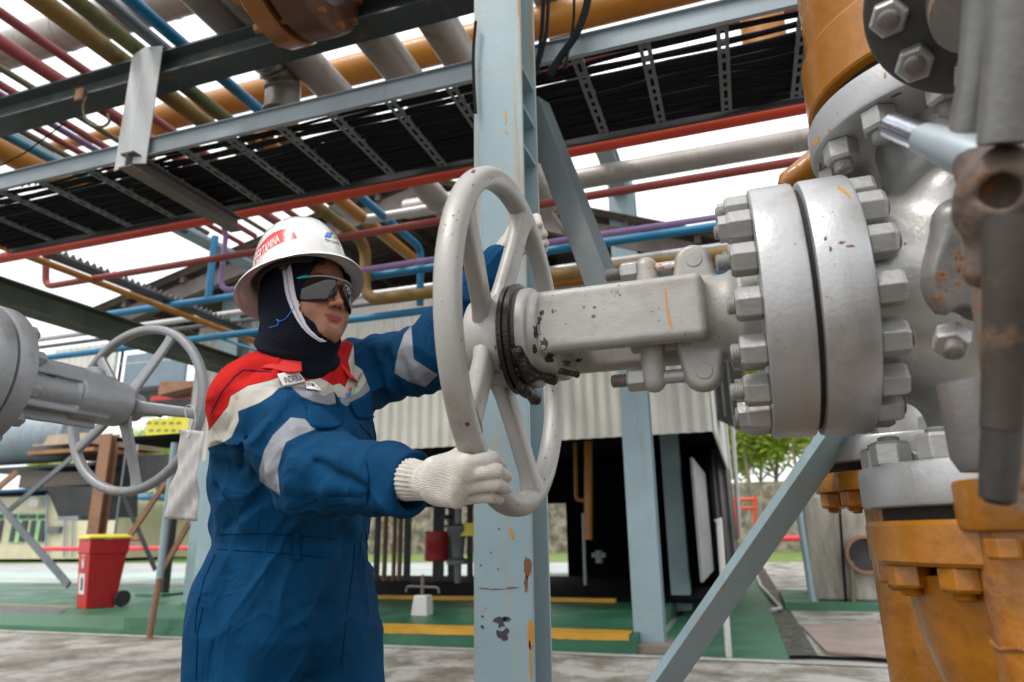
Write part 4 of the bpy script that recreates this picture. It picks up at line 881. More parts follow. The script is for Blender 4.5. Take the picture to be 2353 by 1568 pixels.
Vb, Fb = surfnet(ly_sdf, LC-[.12, .54, .12], LC+[.1, -.05, .12], .004); make('yoke', Vb, Fb, lcast, lv, angle=180)
MB().lathe([(0, -.9), (.15, -.9), (.15, -.11), (0, -.11)], F0, by, 40).build('body', lcast, lv)
stud(LC+by*.0, by, .016, .11, lv, threadm, name='stem', pitch=.006)
# paper tag wired to the left wheel
tp_ = [PY(*c, 1.66) for c in ((413, 985), (472, 992), (447, 1198), (384, 1192))]
tg = thing('inspection_tag', 'crumpled translucent plastic tag hanging by wire from the left handwheel', 'tag', tp_[0])
n_ = 14; V = []; 
for j in range(n_*2):
    for i in range(n_):
        u, v = i/(n_-1), j/(n_*2-1); p = (tp_[0]*(1-u)+tp_[1]*u)*(1-v)+(tp_[3]*(1-u)+tp_[2]*u)*v
        V.append(p+by*(.010*math.sin(3.1*u+5*v)+.004*math.sin(17*v+9*u)+.0035*math.sin(23*u-11*v)))
Fs = [(j*n_+i, j*n_+i+1, (j+1)*n_+i+1, (j+1)*n_+i) for j in range(n_*2-1) for i in range(n_-1)]
tm = paint('dusty_plastic', (.55, .53, .51), .35, var=.06, dirt=.35, dirtcol=(.3, .27, .24), bump=.5, bscale=30, flow=False); tm.node_tree.nodes['Principled BSDF'].inputs['Transmission Weight'].default_value = .15
o = make('sleeve', V, Fs, tm, tg, angle=180); sm = o.modifiers.new('s', 'SOLIDIFY'); sm.thickness = .0015
pw = [PY(x, y, 1.665) for x, y in ((440, 992), (428, 962), (424, 940), (432, 930), (445, 935), (450, 965), (443, 990), (430, 1010))]
MB().tube(fillet(pw, .05, 5), .0014, 6).build('wire', M['white'], tg)
# ================================================================== foreground valve, very near at the right (out of focus)
fv = thing('foreground_valve', 'out of focus rusty valve handwheel and stem close to the camera at the right', 'valve', PD(2300, 450, .6))
fgm = paint('foreground_grey', (.15, .15, .145), .4, metal=.3, var=.25, rust=.3, chips=.5, dirt=.5, dirtcol=(.16, .11, .08), bump=.2, scale=1.6, flow=False)
fgr = paint('foreground_rust', (.085, .062, .05), .75, var=.4, rust=.3, dirt=.6, dirtcol=(.04, .03, .025), bump=.5, scale=1.6, flow=False)
fgs = paint('foreground_mottled', (.04, .032, .027), .6, metal=.2, var=.5, rust=.25, dirt=.8, dirtcol=(.02, .015, .012), scale=2, flow=False)  # very dark mottled tone with some rust
fgd = paint('foreground_dark', (.02, .018, .017), .6, var=.3, dirt=.4)
P_ = PD
MB().tube([P_(2264, -60, .60), P_(2252, 100, .61), P_(2242, 200, .61), P_(2222, 330, .62)], [.0155, .0155, .0155, .017], 28).build('spoke', fgm, fv)
MB().tube([P_(2352, -60, .52), P_(2330, 150, .53), P_(2312, 330, .54)], [.022, .021, .02], 24).build('spoke', fgm, fv)
MB().tube([P_(2050, 290, .72), P_(2120, 318, .66)], [.013, .013], 24).build('stem', paint('shiny_steel', (.5, .53, .6), .18, metal=.9, var=.05, dirt=.1), fv)
MB().tube([P_(2120, 318, .66), P_(2180, 340, .63), P_(2260, 372, .60)], [.0145, .018, .021], 24).build('stem_sleeve', M['galv'], fv)
def hub_sdf(P):
    c = P_(2300, 440, .57); a_ = nrm(P_(2400, 470, .55)-P_(2200, 410, .60)); dr = CAM-c; dr = dr/np.linalg.norm(dr)
    d = cyl(P, c, a_, .034, -.018, .018, .008); d = smin(d, cap(P, P_(2250, 380, .6), c, .020, .03), .02)
    d = smin(d, cap(P, c, P_(2262, 620, .58), .022, .016), .02)
    d = smax(d, -cap(P, c+dr*.05, c+dr*.02, .014), .006)
    return d+.003*vnoise(P, 50)+.0015*vnoise(P, 160)
c_ = P_(2300, 440, .57); Vb, Fb = surfnet(hub_sdf, c_-.10, c_+.10, .0028); make('hub', Vb, Fb, fgr, fv, angle=180)
MB().tube([P_(2236, 470, .62), P_(2262, 600, .62), P_(2290, 780, .62), P_(2300, 900, .62)], [.014, .015, .015, .014], 20).build('spoke', fgm, fv)
MB().tube([P_(2322, 500, .55), P_(2320, 700, .55), P_(2308, 900, .56), P_(2300, 985, .56)], [.020, .019, .0165, .015], 24).build('stem_cover', fgs, fv)
MB().tube([P_(2303, 960, .56), P_(2297, 1080, .56), P_(2293, 1145, .56), P_(2292, 1158, .56)], [.0145, .0145, .0135, .008], 24).build('handle_grip', fgd, fv)
MB().tube([P_(2420, -40, .66), P_(2425, 400, .66), P_(2415, 900, .66), P_(2395, 1180, .66)], .022, 20).build('rim', fgr, fv)
# companion flanges of that valve
fj = thing('foreground_flange', 'grey bolted flange corner out of focus at the top right', 'pipe joint', P_(2120, 40, .80))
fc = P_(2235, -10, .82); fa = nrm(np.array([.05, -.1, 1.0]))
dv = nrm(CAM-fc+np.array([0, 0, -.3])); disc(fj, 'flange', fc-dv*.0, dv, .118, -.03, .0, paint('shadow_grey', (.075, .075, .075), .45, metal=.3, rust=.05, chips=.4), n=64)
s_, u_, _ = frame(dv)
for k in range(8):
    a = 2*math.pi*(k+.25)/8; q = fc+(s_*math.cos(a)+u_*math.sin(a))*.088; hexnut(q, dv, .040, .024, fj, nutm, rot=.3*k); stud(q+dv*.022, dv, .013, .010, fj, threadm)
MB().lathe([(0, 0), (.05, 0), (.045, .09), (0, .09)], fc, dv, 32).build('neck', fgm, fj)
gl = thing('foreground_gland', 'pale grey cast ear with a nut between the valve body and the rusty hub', 'bracket', P_(2180, 640, .8))
def gland2(P):
    a, b_, c = P_(2200, 520, .80), P_(2215, 640, .79), P_(2240, 720, .77)
    d = cap(P, a, b_, .034, .044); d = smin(d, cap(P, b_, c, .044, .03), .02); nrm_ = nrm(P_(2200, 600, .7)-P_(2200, 600, .8)+np.array([.08, 0, 0]))
    d = smax(d, np.abs((P-b_)@nrm_)-.014, .004); d = smax(d, -(np.linalg.norm(P-P_(2205, 765, .785), axis=1)-.028), .006)
    return d+.002*vnoise(P, 50)
c_ = P_(2215, 620, .79); Vb, Fb = surfnet(gland2, c_-.11, c_+.11, .0035); make('ear', Vb, Fb, fgm, gl, angle=180)
hexnut(P_(2188, 770, .81), nrm(CAM-P_(2188, 770, .81)+np.array([-.2, 0, -.8])), .036, .026, gl, nutm)
stud(P_(2194, 780, .80), nrm(CAM-P_(2188, 770, .81)+np.array([-.2, 0, -.8])), .011, .03, gl, threadm)
b = MB(); b.lathe([(0, -.045), (.03, -.045), (.037, -.03), (.037, .05), (0, .05)], P_(2262, 985, .74), (0, 0, 1), 28); b.build('boss', fgm, gl)
# near ochre flange and pipe at the lower right
no = thing('near_ochre_pipe', 'ochre flanged pipe with a rough weld at the lower right corner', 'pipe', P_(2330, 1200, .78))
qn = P_(2345, 1150, .80); Qn = np.array([qn[0], qn[1], 0]); za, zb_ = P_(2300, 1090, .74)[2], P_(2300, 1222, .74)[2]
disc(no, 'flange', Qn, zf, .068, zb_, za, ochre); MB().tube([Qn+[0, 0, zb_+.01], Qn+[0, 0, .86], Qn+[.012, .0, .60]], [.052, .055, .062], 40).build('pipe', ochre, no)
zw = P_(2250, 1482, .78)[2]
b = MB(); n = 72
for k in range(n):
    a = 2*math.pi*k/n; b.lathe([(0, -.004), (.0035, -.002), (.0035, .002), (0, .004)], Qn+[.004+.0575*math.cos(a), .0575*math.sin(a), zw+.002*math.sin(7*a)], (math.sin(a), -math.cos(a), 0), 6)
b.build('weld_bead', MR2, no)
hexnut(P_(2300, 1238, .74), -zf, .03, .022, no, ochre)
# ================================================================== the worker
fB = nrm([.93, -.37, 0]); rB = nrm([-.37, -.93, 0]); uB = np.array([0, 0, 1.0])
NK = PD(690, 838, 1.50); _t = nrm([CAM[0]-NK[0], CAM[1]-NK[1], 0]); rt = np.array([-_t[1], _t[0], 0]); PEL = PD(666, 1300, 1.55)
PEL[2] = .90
base = np.array([PEL[0], PEL[1], 0]); person = thing('person', 'worker in blue, red and white coverall, dark head scarf, white helmet and sunglasses turning the handwheel', 'person', base)
person['label'] = 'person in blue coverall, white helmet, dark head scarf and sunglasses gripping the big handwheel'
SHr, ELr, WRr = PD(592, 930, 1.41), PD(732, 1080, 1.27), PD(972, 1118, 1.11)
SHl, ELl, WRl = PD(812, 868, 1.63), PD(985, 822, 1.62), PD(1140, 615, 1.60)
LEGX = .5
def sect(zs, key, z): return np.interp(z, zs, key)
ZS = [.70, .80, .88, .96, 1.00, 1.06, 1.14, 1.22, 1.29, 1.34, 1.38]
AA = [.165, .182, .182, .172, .164, .165, .168, .172, .168, .140, .085]
BB = [.125, .158, .168, .160, .158, .170, .165, .150, .125, .100, .080]
c0 = PEL+[0, 0, 0]
CXs = [np.array(v) for v in ((0, 0), (0, 0), (0, 0), (0, 0), (0, 0), (0, 0), (0, 0), (0, 0), (0, 0), (0, 0))]
nk = NK[:2]-PEL[:2]
fr = [.10, .12, .12, .18, .25, .38, .55, .75, .9, 1, 1]
CX_ = [PEL[0]+nk[0]*t for t in fr]; CY_ = [PEL[1]+nk[1]*t for t in fr]
kneeR, kneeL = PEL+rB*.12+fB*.05-[0, 0, .45], PEL-rB*.12+fB*.10-[0, 0, .45]
ankR, ankL = PEL+rB*.13-fB*.03-[0, 0, .80], PEL-rB*.13+fB*.10-[0, 0, .80]
fwd_r = nrm(WRr-ELr); cuff = ELr+(WRr-ELr)*.93
fwd_l = nrm(WRl-ELl); cuff_l = ELl+(WRl-ELl)*.90
RIDGES = []
def base_sdf(P):
    z = P[:, 2]; a = sect(ZS, AA, z); b_ = sect(ZS, BB, z); q = np.stack([P[:, 0]-sect(ZS, CX_, z), P[:, 1]-sect(ZS, CY_, z)], 1)
    x = q@rB[:2]; y = q@fB[:2]
    d = (np.sqrt((x/a)**2+(y/b_)**2)-1)*np.minimum(a, b_)*.9
    d = smax(d, .70-z, .08); d = smax(d, z-1.385, .03)
    for k_, an_, s in ((kneeR, ankR, 1), (kneeL, ankL, -1)):
        hip = PEL+rB*s*.095+[0, 0, -.04]
        d = smin(d, cap(P, hip+fB*.010, k_, .104, .096), .05); d = smin(d, cap(P, k_, an_, .098, .085), .03)
    # shoulders
    sr = SHr; d = smin(d, cap(P, NK+[0, 0, -.045]+rB*.03, sr+[0, 0, .015], .068, .066), .05); d = smin(d, cap(P, NK+[0, 0, -.045]-rB*.03, SHl, .075, .07), .05)
    d = smin(d, cap(P, sr, ELr, .086, .077), .035); d = smin(d, cap(P, ELr, WRr+fwd_r*.02, .077, .043), .03)
    d = smin(d, cap(P, SHl, ELl, .085, .074), .035); d = smin(d, cap(P, ELl, WRl, .072, .050), .03)
    return d
def limbfold(P, a, b, n, amp, ph, rad=.12, skew=.0, focus=None):
    """bands of creases across a limb, strongest near focus (0..1)"""
    a = np.asarray(a); ba = np.asarray(b)-a; L = np.linalg.norm(ba); t = (P-a)@ba/(L*L); q = P-a-t[:, None]*ba; rr_ = np.linalg.norm(q, axis=1)
    w = np.exp(-((rr_-.07)/rad)**2)*np.clip((t+.1)/.1, 0, 1)*np.clip((1.1-t)/.1, 0, 1)
    if focus is not None: w = w*np.exp(-((t-focus[0])/focus[1])**2)
    s_, u_, _ = frame(ba); ang = np.arctan2(q@u_, q@s_)
    v = vnoise(P, 9)*2.2
    return amp*w*np.sin(2*math.pi*n*t+skew*ang+v*3+ph)*(.55+.9*vnoise(P+3, 14))
def cover_sdf(P):
    d = base_sdf(P); near = np.abs(d) < .06
    if near.any():
        Q = P[near]; e = d[near]
        e = e+limbfold(Q, SHr, ELr, 3.2, .0045, .4, skew=1.3)+limbfold(Q, ELr, WRr, 3.6, .0035, 1.2, skew=-1.6, focus=(.15, .45))
        e = e+limbfold(Q, SHl, ELl, 4, .0055, .9, skew=1.5)+limbfold(Q, ELl, WRl, 4, .0045, .2, skew=-1)
        z = Q[:, 2]
        W = np.stack([Q[:, 0]*1.0, Q[:, 1]*1.0, z*.35], 1); n1 = vnoise(W, 11); n2 = vnoise(W+5, 24)
        lo = np.clip((1.0-z)/.1, 0, 1); e = e+lo*(.020*n1+.005*n2)
        n3 = vnoise(np.stack([Q[:, 0]*.7, Q[:, 1]*.7, z*1.4+Q[:, 0]*.5], 1), 13); hi = 1-lo
        e = e+hi*(.011*n3+.003*vnoise(Q, 30))
        g1 = 1-np.abs(vnoise(np.stack([Q@rB+z*.6, Q@fB-z*.3, z*.5+Q[:, 0]*.4], 1), 8.5))*6; e = e-.0075*np.clip(g1, 0, 1)**2
        g2 = 1-np.abs(vnoise(np.stack([Q@fB*.8-z*.5, Q@rB+z*.2, z*.45], 1)+7, 15))*5; e = e-.0035*np.clip(g2, 0, 1)**2
        # waistband: gathered cloth above, flat band below
        band = np.exp(-((z-.985)/.016)**2); e = e+.004*band
        th = np.arctan2((Q[:, :2]-PEL[:2])@rB[:2], (Q[:, :2]-PEL[:2])@fB[:2])
        e = e+np.exp(-((z-1.03)/.03)**2)*.004*np.sin(th*17+vnoise(Q, 9)*5)
        for a_, b_, c_, r_, amp in RIDGES:
            t1 = cap(Q, a_, b_, 0); t2 = cap(Q, b_, c_, 0); dd = np.minimum(t1, t2); e = e-amp*1.1*np.exp(-(dd/r_)**1.15)
        d = d.copy(); d[near] = e
    d = smax(d, (P-cuff)@fwd_r, .004); hol = cap(P, ELr+(WRr-ELr)*.6, WRr+fwd_r*.2, .042, .037); d = smax(d, -hol, .003)
    d = smax(d, (P-cuff_l)@fwd_l, .004) if False else d
    d = smax(d, -cap(P, NK+[0, 0, .0], NK+[.01, -.0, .3], .070, .08), .006)
    d = smax(d, .05-P[:, 2], .01)
    return d
def ridge(pts, r, amp):
    H = [trace(base_sdf, x, y, .8, 3) for x, y in pts]
    if any(h is None for h in H): return
    if len(H) == 2: H.append(H[1])
    for i in range(0, len(H)-2 if len(H) > 3 else 1): RIDGES.append((H[i], H[i+1], H[i+2], r, amp))
# creases read off the photograph, pressed into the cloth
for pts, r_, amp in [
    ([(655, 912), (690, 940), (722, 985)], .011, .013), ([(600, 930), (640, 945), (665, 962)], .012, .006),
    ([(735, 1012), (830, 1042), (900, 1056)], .014, .006), ([(725, 1052), (700, 1080), (690, 1062)], .009, .014), ([(727, 1060), (760, 1085), (842, 1120)], .008, -.012),
    ([(745, 1050), (790, 1062), (845, 1095)], .010, .010), ([(842, 1128), (856, 1070), (880, 1050)], .010, .007), ([(846, 1085), (850, 1130), (845, 1150)], .007, -.006),
    ([(760, 1142), (800, 1141), (842, 1141)], .005, -.005), ([(645, 1110), (690, 1125), (740, 1130)], .014, .006), ([(555, 1080), (570, 1000), (612, 960)], .011, -.013),
    ([(590, 1000), (570, 1040), (580, 1100)], .014, .008), ([(500, 1040), (540, 1050), (560, 1090)], .012, .008), ([(655, 1030), (672, 1055), (665, 1110)], .008, .010),
    ([(678, 1020), (690, 1040), (688, 1062)], .008, .006), ([(545, 920), (535, 960), (520, 990)], .009, -.006), ([(560, 870), (590, 850), (640, 850)], .009, -.006),
    ([(600, 820), (650, 845), (690, 850)], .010, .006), ([(480, 1130), (492, 1165), (505, 1220)], .012, .010), ([(500, 1120), (520, 1150), (540, 1200)], .014, -.010),
    ([(560, 1200), (600, 1165), (680, 1155)], .014, .008), ([(520, 1215), (560, 1180), (600, 1150)], .012, -.009), ([(700, 1200), (740, 1180), (790, 1190)], .014, .007),
    ([(800, 830), (840, 800), (880, 790)], .012, .008), ([(820, 860), (870, 850), (900, 830)], .012, -.009), ([(840, 905), (880, 890), (900, 880)], .010, .008), ([(880, 800), (900, 780), (925, 770)], .009, .008),
    ([(900, 780), (890, 830), (880, 860)], .010, -.006), ([(960, 760), (975, 800), (985, 850)], .010, .007), ([(820, 1220), (835, 1300), (845, 1400)], .014, .010), ([(795, 1230), (790, 1290), (745, 1400)], .014, -.014),
    ([(470, 1320), (460, 1420), (450, 1540)], .014, .008), ([(520, 1330), (500, 1430), (480, 1560)], .014, -.008), ([(745, 1400), (722, 1480), (712, 1568)], .020, -.016), ([(850, 1440), (830, 1500), (820, 1560)], .016, .009), ([(600, 1350), (650, 1400), (720, 1420)], .02, .005), ([(560, 1440), (620, 1480), (690, 1480)], .02, .006)]:
    ridge(pts, r_, amp)
Vc, Fc = surfnet(cover_sdf, (-1.42, .90, .04), (-.40, 1.86, 1.68), .0040, newton=1)
def topx(V):
    c = (V-CAM)@RW; return CX+F*c[:, 0]/-c[:, 2], CY-F*c[:, 1]/-c[:, 2]
def polysd(poly, x, y):
    P = np.array(poly, float); n = len(P); d = np.full(len(x), 1e9); ins = np.zeros(len(x), bool)
    for i in range(n):
        a = P[i]; b = P[(i+1) % n]; e = b-a; wx = x-a[0]; wy = y-a[1]; t = np.clip((wx*e[0]+wy*e[1])/(e@e), 0, 1)
        d = np.minimum(d, np.hypot(wx-e[0]*t, wy-e[1]*t)); c = (a[1] > y) != (b[1] > y)
        with np.errstate(divide='ignore', invalid='ignore'): ins ^= c & (x < (b[0]-a[0])*(y-a[1])/(b[1]-a[1]+1e-12)+a[0])
    return np.where(ins, -d, d)/1050.0
xs_, ys_ = topx(Vc)
RED = [(440, 1020), (469, 1004), (500, 965), (524, 934), (530, 911), (570, 887), (620, 875), (645, 866), (668, 880), (698, 879), (730, 866), (752, 877), (765, 886), (780, 881), (793, 890), (806, 855), (800, 830), (812, 790), (700, 740), (540, 760), (440, 880)]
WHT = [(440, 1045), (479, 1029), (512, 1018), (532, 1005), (549, 967), (547, 946), (595, 927), (625, 908), (642, 891), (668, 889), (700, 890), (725, 906), (745, 912), (768, 901), (778, 914), (800, 916), (826, 901), (843, 876), (832, 850), (815, 838), (812, 790), (700, 740), (540, 760), (430, 880)]
ST1 = [(668, 959), (700, 963), (727, 986), (690, 1000), (657, 1017), (648, 1040), (638, 1082), (644, 1139), (597, 1106), (595, 1080), (607, 1035), (627, 1000)]
ST2 = [(945, 748), (951, 826), (1006, 862), (978, 890), (940, 878), (905, 858), (914, 810), (928, 768)]
ST3 = [(668, 889), (700, 890), (725, 906), (745, 912), (768, 901), (773, 927), (755, 931), (725, 925), (693, 912)]
ST4 = [(778, 914), (800, 916), (826, 901), (843, 876), (851, 897), (831, 914), (797, 935), (785, 927)]
side = (Vc-np.array([PEL[0], PEL[1], 0]))@rB    # + = her right, the side seen
dist_arm = np.minimum(cap(Vc, SHr, ELr, 0), cap(Vc, ELr, WRr, 0)); dist_l = np.minimum(cap(Vc, SHl, ELl, 0), cap(Vc, ELl, WRl, 0))
low = Vc[:, 2] < 1.05
red = polysd(RED, xs_, ys_); wht = polysd(WHT, xs_, ys_)
st = np.minimum.reduce([np.where(dist_arm < .12, polysd(ST1, xs_, ys_), 1), np.where(dist_l < .12, polysd(ST2, xs_, ys_), 1), polysd(ST3, xs_, ys_), polysd(ST4, xs_, ys_)])
# cloth
m, n_, l_, b_ = mat_new('coverall_cloth'); N = NB(m); c = N.coord('Object')
wv = N.node('ShaderNodeTexNoise'); l_.new(c, wv.inputs['Vector']); wv.inputs['Scale'].default_value = 5; wv.inputs['Detail'].default_value = 6
blue = N.mix(N.rng(wv.outputs['Fac'], .3, .7), (.0006, .032, .086), (.0009, .048, .124))
redc = N.mix(N.rng(wv.outputs['Fac'], .3, .7), (.36, .007, .007), (.46, .012, .010))
whc = N.mix(N.rng(wv.outputs['Fac'], .35, .7), (.40, .38, .33), (.50, .48, .43))
step = lambda a: N.rng(a, .0006, -.0006)
edge = lambda a, w: N.math('SUBTRACT', 1.0, N.rng(N.math('ABSOLUTE', a), 0.0, w))
col_ = N.mix(step(N.attr('wht')), blue, whc); col_ = N.mix(step(N.attr('red')), col_, redc)
stn = N.noise(N.coord('Object', 60), 1, 2); stc = N.mix(stn, (.19, .205, .23), (.26, .275, .30))
col_ = N.mix(step(N.attr('st')), col_, stc)
seam = N.math('MAXIMUM', N.math('MAXIMUM', edge(N.attr('wht'), .0016), edge(N.attr('red'), .0016)), edge(N.attr('st'), .0014))
col_ = N.mix(N.math('MULTIPLY', seam, .35), col_, (.02, .03, .06))
l_.new(col_, b_.inputs['Base Color']); N.put(b_.inputs['Roughness'], N.rng(N.attr('st'), -.001, .001, .38, .82)); b_.inputs['Specular IOR Level'].default_value = .12
wa = N.node('ShaderNodeTexNoise'); l_.new(N.coord('Object', 420), wa.inputs['Vector']); wa.inputs['Scale'].default_value = 1
h_ = N.math('ADD', N.math('MULTIPLY', wa.outputs['Fac'], .15), N.math('MULTIPLY', N.noise(c, 30, 4), .5)); h_ = N.math('SUBTRACT', h_, N.math('MULTIPLY', seam, .5))
rg = N.math('SUBTRACT', 1.0, N.math('MULTIPLY', N.math('ABSOLUTE', N.math('SUBTRACT', N.noise(N.coord('Object', (9, 9, 6)), 1, 3, .45, 1.2), .5)), 7.0)); rg = N.math('POWER', N.math('MAXIMUM', rg, 0.0), 1.6)
h_ = N.math('ADD', h_, N.math('MULTIPLY', rg, 1.5))
l_.new(N.bump(h_, .28, .006), b_.inputs['Normal'])
cov = make('coverall', Vc, Fc, m, person, angle=180, attrs={'red': red, 'wht': wht, 'st': st})
mblue = paint('navy_patch_cloth', (.0007, .037, .098), .85, var=.15, dirt=0, bump=.15, bscale=200); mblue2 = paint('navy_seam', (.001, .02, .06), .9, var=.1, dirt=0)
for _q in (mblue, mblue2, mredc0) if False else (mblue, mblue2): _q.node_tree.nodes['Principled BSDF'].inputs['Specular IOR Level'].default_value = .08
bvhC = BVHTree.FromPolygons(Vc.tolist(), Fc.tolist())
def hit(bvh, x, y, off=.001):
    r = nrm(ray(x, y)); h = bvh.ray_cast(Vector(CAM), Vector(r))
    if h[0] is None: return None
    nn = np.array(h[1]); nn = nn if nn@r < 0 else -nn
    return np.array(h[0])+nn*off
def seamline(bvh, pts, parent, mat, r=.0011, name='seam', off=.0006, n=5):
    P = []
    for i in range(len(pts)-1):
        for k in range(n):
            t = k/n; h = hit(bvh, pts[i][0]+(pts[i+1][0]-pts[i][0])*t, pts[i][1]+(pts[i+1][1]-pts[i][1])*t, off)
            if h is not None and (not P or np.linalg.norm(h-P[-1]) < .06): P.append(h)
    if len(P) > 2: return MB().tube(P, r, 6).build(name, mat, parent)
def patch(bvh, quad, parent, mat, name, nx=14, ny=8, off=.0022, th=.0015, shape=None):
    """piece of cloth laid on the surface; quad = 4 picture corners tl, tr, br, bl"""
    q = np.array(quad, float); V = []; 
    for j in range(ny):
        for i in range(nx):
            u, v = i/(nx-1), j/(ny-1)
            if shape: u, v = shape(u, v)
            p = (q[0]*(1-u)+q[1]*u)*(1-v)+(q[3]*(1-u)+q[2]*u)*v; h = hit(bvh, p[0], p[1], off)
            V.append(h if h is not None else (V[-1] if V else np.zeros(3)))
    Fs = [(j*nx+i, (j+1)*nx+i, (j+1)*nx+i+1, j*nx+i+1) for j in range(ny-1) for i in range(nx-1)]
    o = make(name, V, Fs, mat, parent, angle=180); s_ = o.modifiers.new('s', 'SOLIDIFY'); s_.thickness = th; s_.offset = 1 if False else 0; return o
def textmesh(body, res=3):
    cu = bpy.data.curves.new('t', 'FONT'); cu.body = body; cu.resolution_u = res; o = bpy.data.objects.new('t', cu); COL.objects.link(o)
    dg = bpy.context.evaluated_depsgraph_get(); dg.update(); me = o.evaluated_get(dg).to_mesh()
    V = np.array([v.co[:] for v in me.vertices]); Fs = [list(p.vertices) for p in me.polygons]; o.evaluated_get(dg).to_mesh_clear()
    bpy.data.objects.remove(o); bpy.data.curves.remove(cu)
    V[:, 0] = (V[:, 0]-V[:, 0].min())/np.ptp(V[:, 0]); V[:, 1] = (V[:, 1]-V[:, 1].min())/np.ptp(V[:, 1]); return V, Fs
def decal(bvh, quad, V, Fs, parent, mat, name, off=.0022, curve=0.0):
    q = np.array(quad, float); out = []; keep = []
    for p in V:
        u, v = p[0], 1-p[1]; c = (q[0]*(1-u)+q[1]*u)*(1-v)+(q[3]*(1-u)+q[2]*u)*v; c = c+[0, curve*4*u*(1-u)]
        h = hit(bvh, c[0], c[1], off); keep.append(h is not None); out.append(h if h is not None else np.zeros(3))
    Fs = [f for f in Fs if all(keep[i] for i in f)]
    return make(name, out, Fs, mat, parent, smooth=False)
solid = lambda nm, c, r=.5: paint(nm, c, r, var=.03, dirt=0, bump=.02)
inkd = solid('dark_ink', (.02, .022, .03)); inkw = solid('white_ink', (.78, .78, .78), .3); mred = solid('sticker_red', (.60, .012, .015), .22); mblu = solid('logo_blue', (.03, .15, .60), .3); mgrn = solid('logo_green', (.18, .50, .05), .3); wcl = paint('patch_white', (.74, .73, .70), .7, var=.04, dirt=.05, bump=.2, bscale=200)
patch(bvhC, ((704, 936), (781, 938), (786, 988), (712, 990)), cov, mblue, 'pocket_flap', shape=lambda u, v: (u, v*(1-.28*abs(2*u-1)**3)), off=.004)
patch(bvhC, ((800, 926), (846, 905), (874, 958), (818, 966)), cov, mblue, 'pocket_flap', shape=lambda u, v: (u, v*(1-.18*abs(2*u-1)**3)), off=.004)
patch(bvhC, ((672, 1222), (688, 1222), (690, 1288), (673, 1288)), cov, mblue, 'belt_loop', nx=5, ny=10, off=.005)
np1 = patch(bvhC, ((635, 864), (682, 855), (699, 880), (649, 892)), cov, wcl, 'name_patch', off=.005, th=.002)
V, Fs = textmesh('INDRIKA'); decal(bvhC, ((648, 871), (685, 863), (693, 876), (652, 885)), V, Fs, np1, inkd, 'name_text', off=.0068)
np2 = patch(bvhC, ((700, 880), (720, 883), (736, 902), (704, 898)), cov, wcl, 'name_patch', off=.005, th=.002)
V, Fs = textmesh('ATIWI'); decal(bvhC, ((703, 884), (718, 887), (726, 897), (706, 893)), V, Fs, np2, inkd, 'name_text', off=.0068)
V, Fs = textmesh('PERTAMINA'); decal(bvhC, ((812, 889), (827, 856), (833, 859), (818, 892)), V, Fs, cov, inkd, 'chest_lettering', off=.0025)
for qd, m_ in ((((801, 893), (809, 889), (806, 897), (798, 900)), mred), (((795, 903), (804, 901), (803, 911), (794, 913)), mblu), (((806, 900), (813, 893), (812, 903), (806, 908)), mgrn)):
    patch(bvhC, qd, cov, m_, 'chest_logo', nx=4, ny=4, off=.0025, th=.0005)
for pts in ([(770, 905), (775, 930), (790, 1000), (795, 1060)], [(508, 1228), (600, 1226), (700, 1232), (790, 1240)], [(500, 1262), (600, 1268), (700, 1276), (800, 1290)], [(706, 940), (745, 944), (783, 940)],
            [(842, 1060), (848, 1100), (842, 1175)], [(536, 868), (560, 850), (640, 858)], [(538, 868), (510, 900), (480, 960)], [(858, 972), (864, 1010), (862, 1040)], [(825, 975), (850, 1000), (864, 1030)],
            [(815, 1250), (812, 1300), (798, 1400), (780, 1568)], [(450, 1560), (455, 1450), (470, 1380)], [(495, 1275), (470, 1330), (452, 1400), (448, 1470)], [(830, 1225), (828, 1280)], [(840, 1225), (846, 1270)], [(758, 1139), (800, 1140), (841, 1139)]):
    seamline(bvhC, pts, cov, mblue2)
hp_ = hit(bvhC, 438, 1345, .0); 
if hp_ is not None: patch(bvhC, ((447, 1320), (458, 1330), (440, 1388), (428, 1380)), cov, mblue, 'hip_tab', nx=4, ny=6, off=.012)
# collar, red: open band round the neck
def collar_sdf(P):
    c = NK+[0, 0, -.03]-nrm(rt)*.010; q = P-c; z = q[:, 2]; x = q@rB; y = q@fB
    R_ = .107-.12*np.clip(z, 0, .1)+.05*np.clip(-z, 0, .1); rr_ = np.sqrt((x/1.04)**2+(y/.98)**2); d = np.abs(rr_-R_)-.0042
    top = .028-.10*np.clip(y, -.1, .1)+.004*np.sin(4*np.arctan2(x, y)); bot = -.03-.15*np.clip(y, 0, .1)
    d = smax(d, z-top, .004); d = smax(d, bot-z, .004)
    gap = np.abs(np.arctan2(x+.01, y))-.20-.5*np.clip(-z, -.02, .05)*0; return smax(d, -gap*.09, .003)
def collar2(P):
    d = collar_sdf(P); c = NK+[0, 0, -.03]-nrm(rt)*.010; q = P-c; z = q[:, 2]; x = q@rB; y = q@fB; rr_ = np.sqrt(x*x+y*y); ang = np.arctan2(x, y)
    fall = np.abs(rr_-(.112-.85*(z-.016)))-.0042
    for s in (1, -1):
        a_ = s*ang; pt = -.012*np.exp(-((a_-.62)/.22)**2); e = smax(fall, z-.022, .003); e = smax(e, (-.011+pt if s == 1 else -.008+.4*pt)-z, .004); e = smax(e, (.46-a_)*.1, .003); e = smax(e, (a_-2.9)*.1, .003); d = smin(d, e, .003)
    return d
Vk, Fk = surfnet(collar2, NK+[-.2, -.2, -.14], NK+[.2, .2, .07], .0028)
mredc = paint('red_collar_cloth', (.50, .012, .011), .8, var=.1, dirt=.0, bump=.2, bscale=160); make('collar', Vk, Fk, mredc, cov, angle=180)
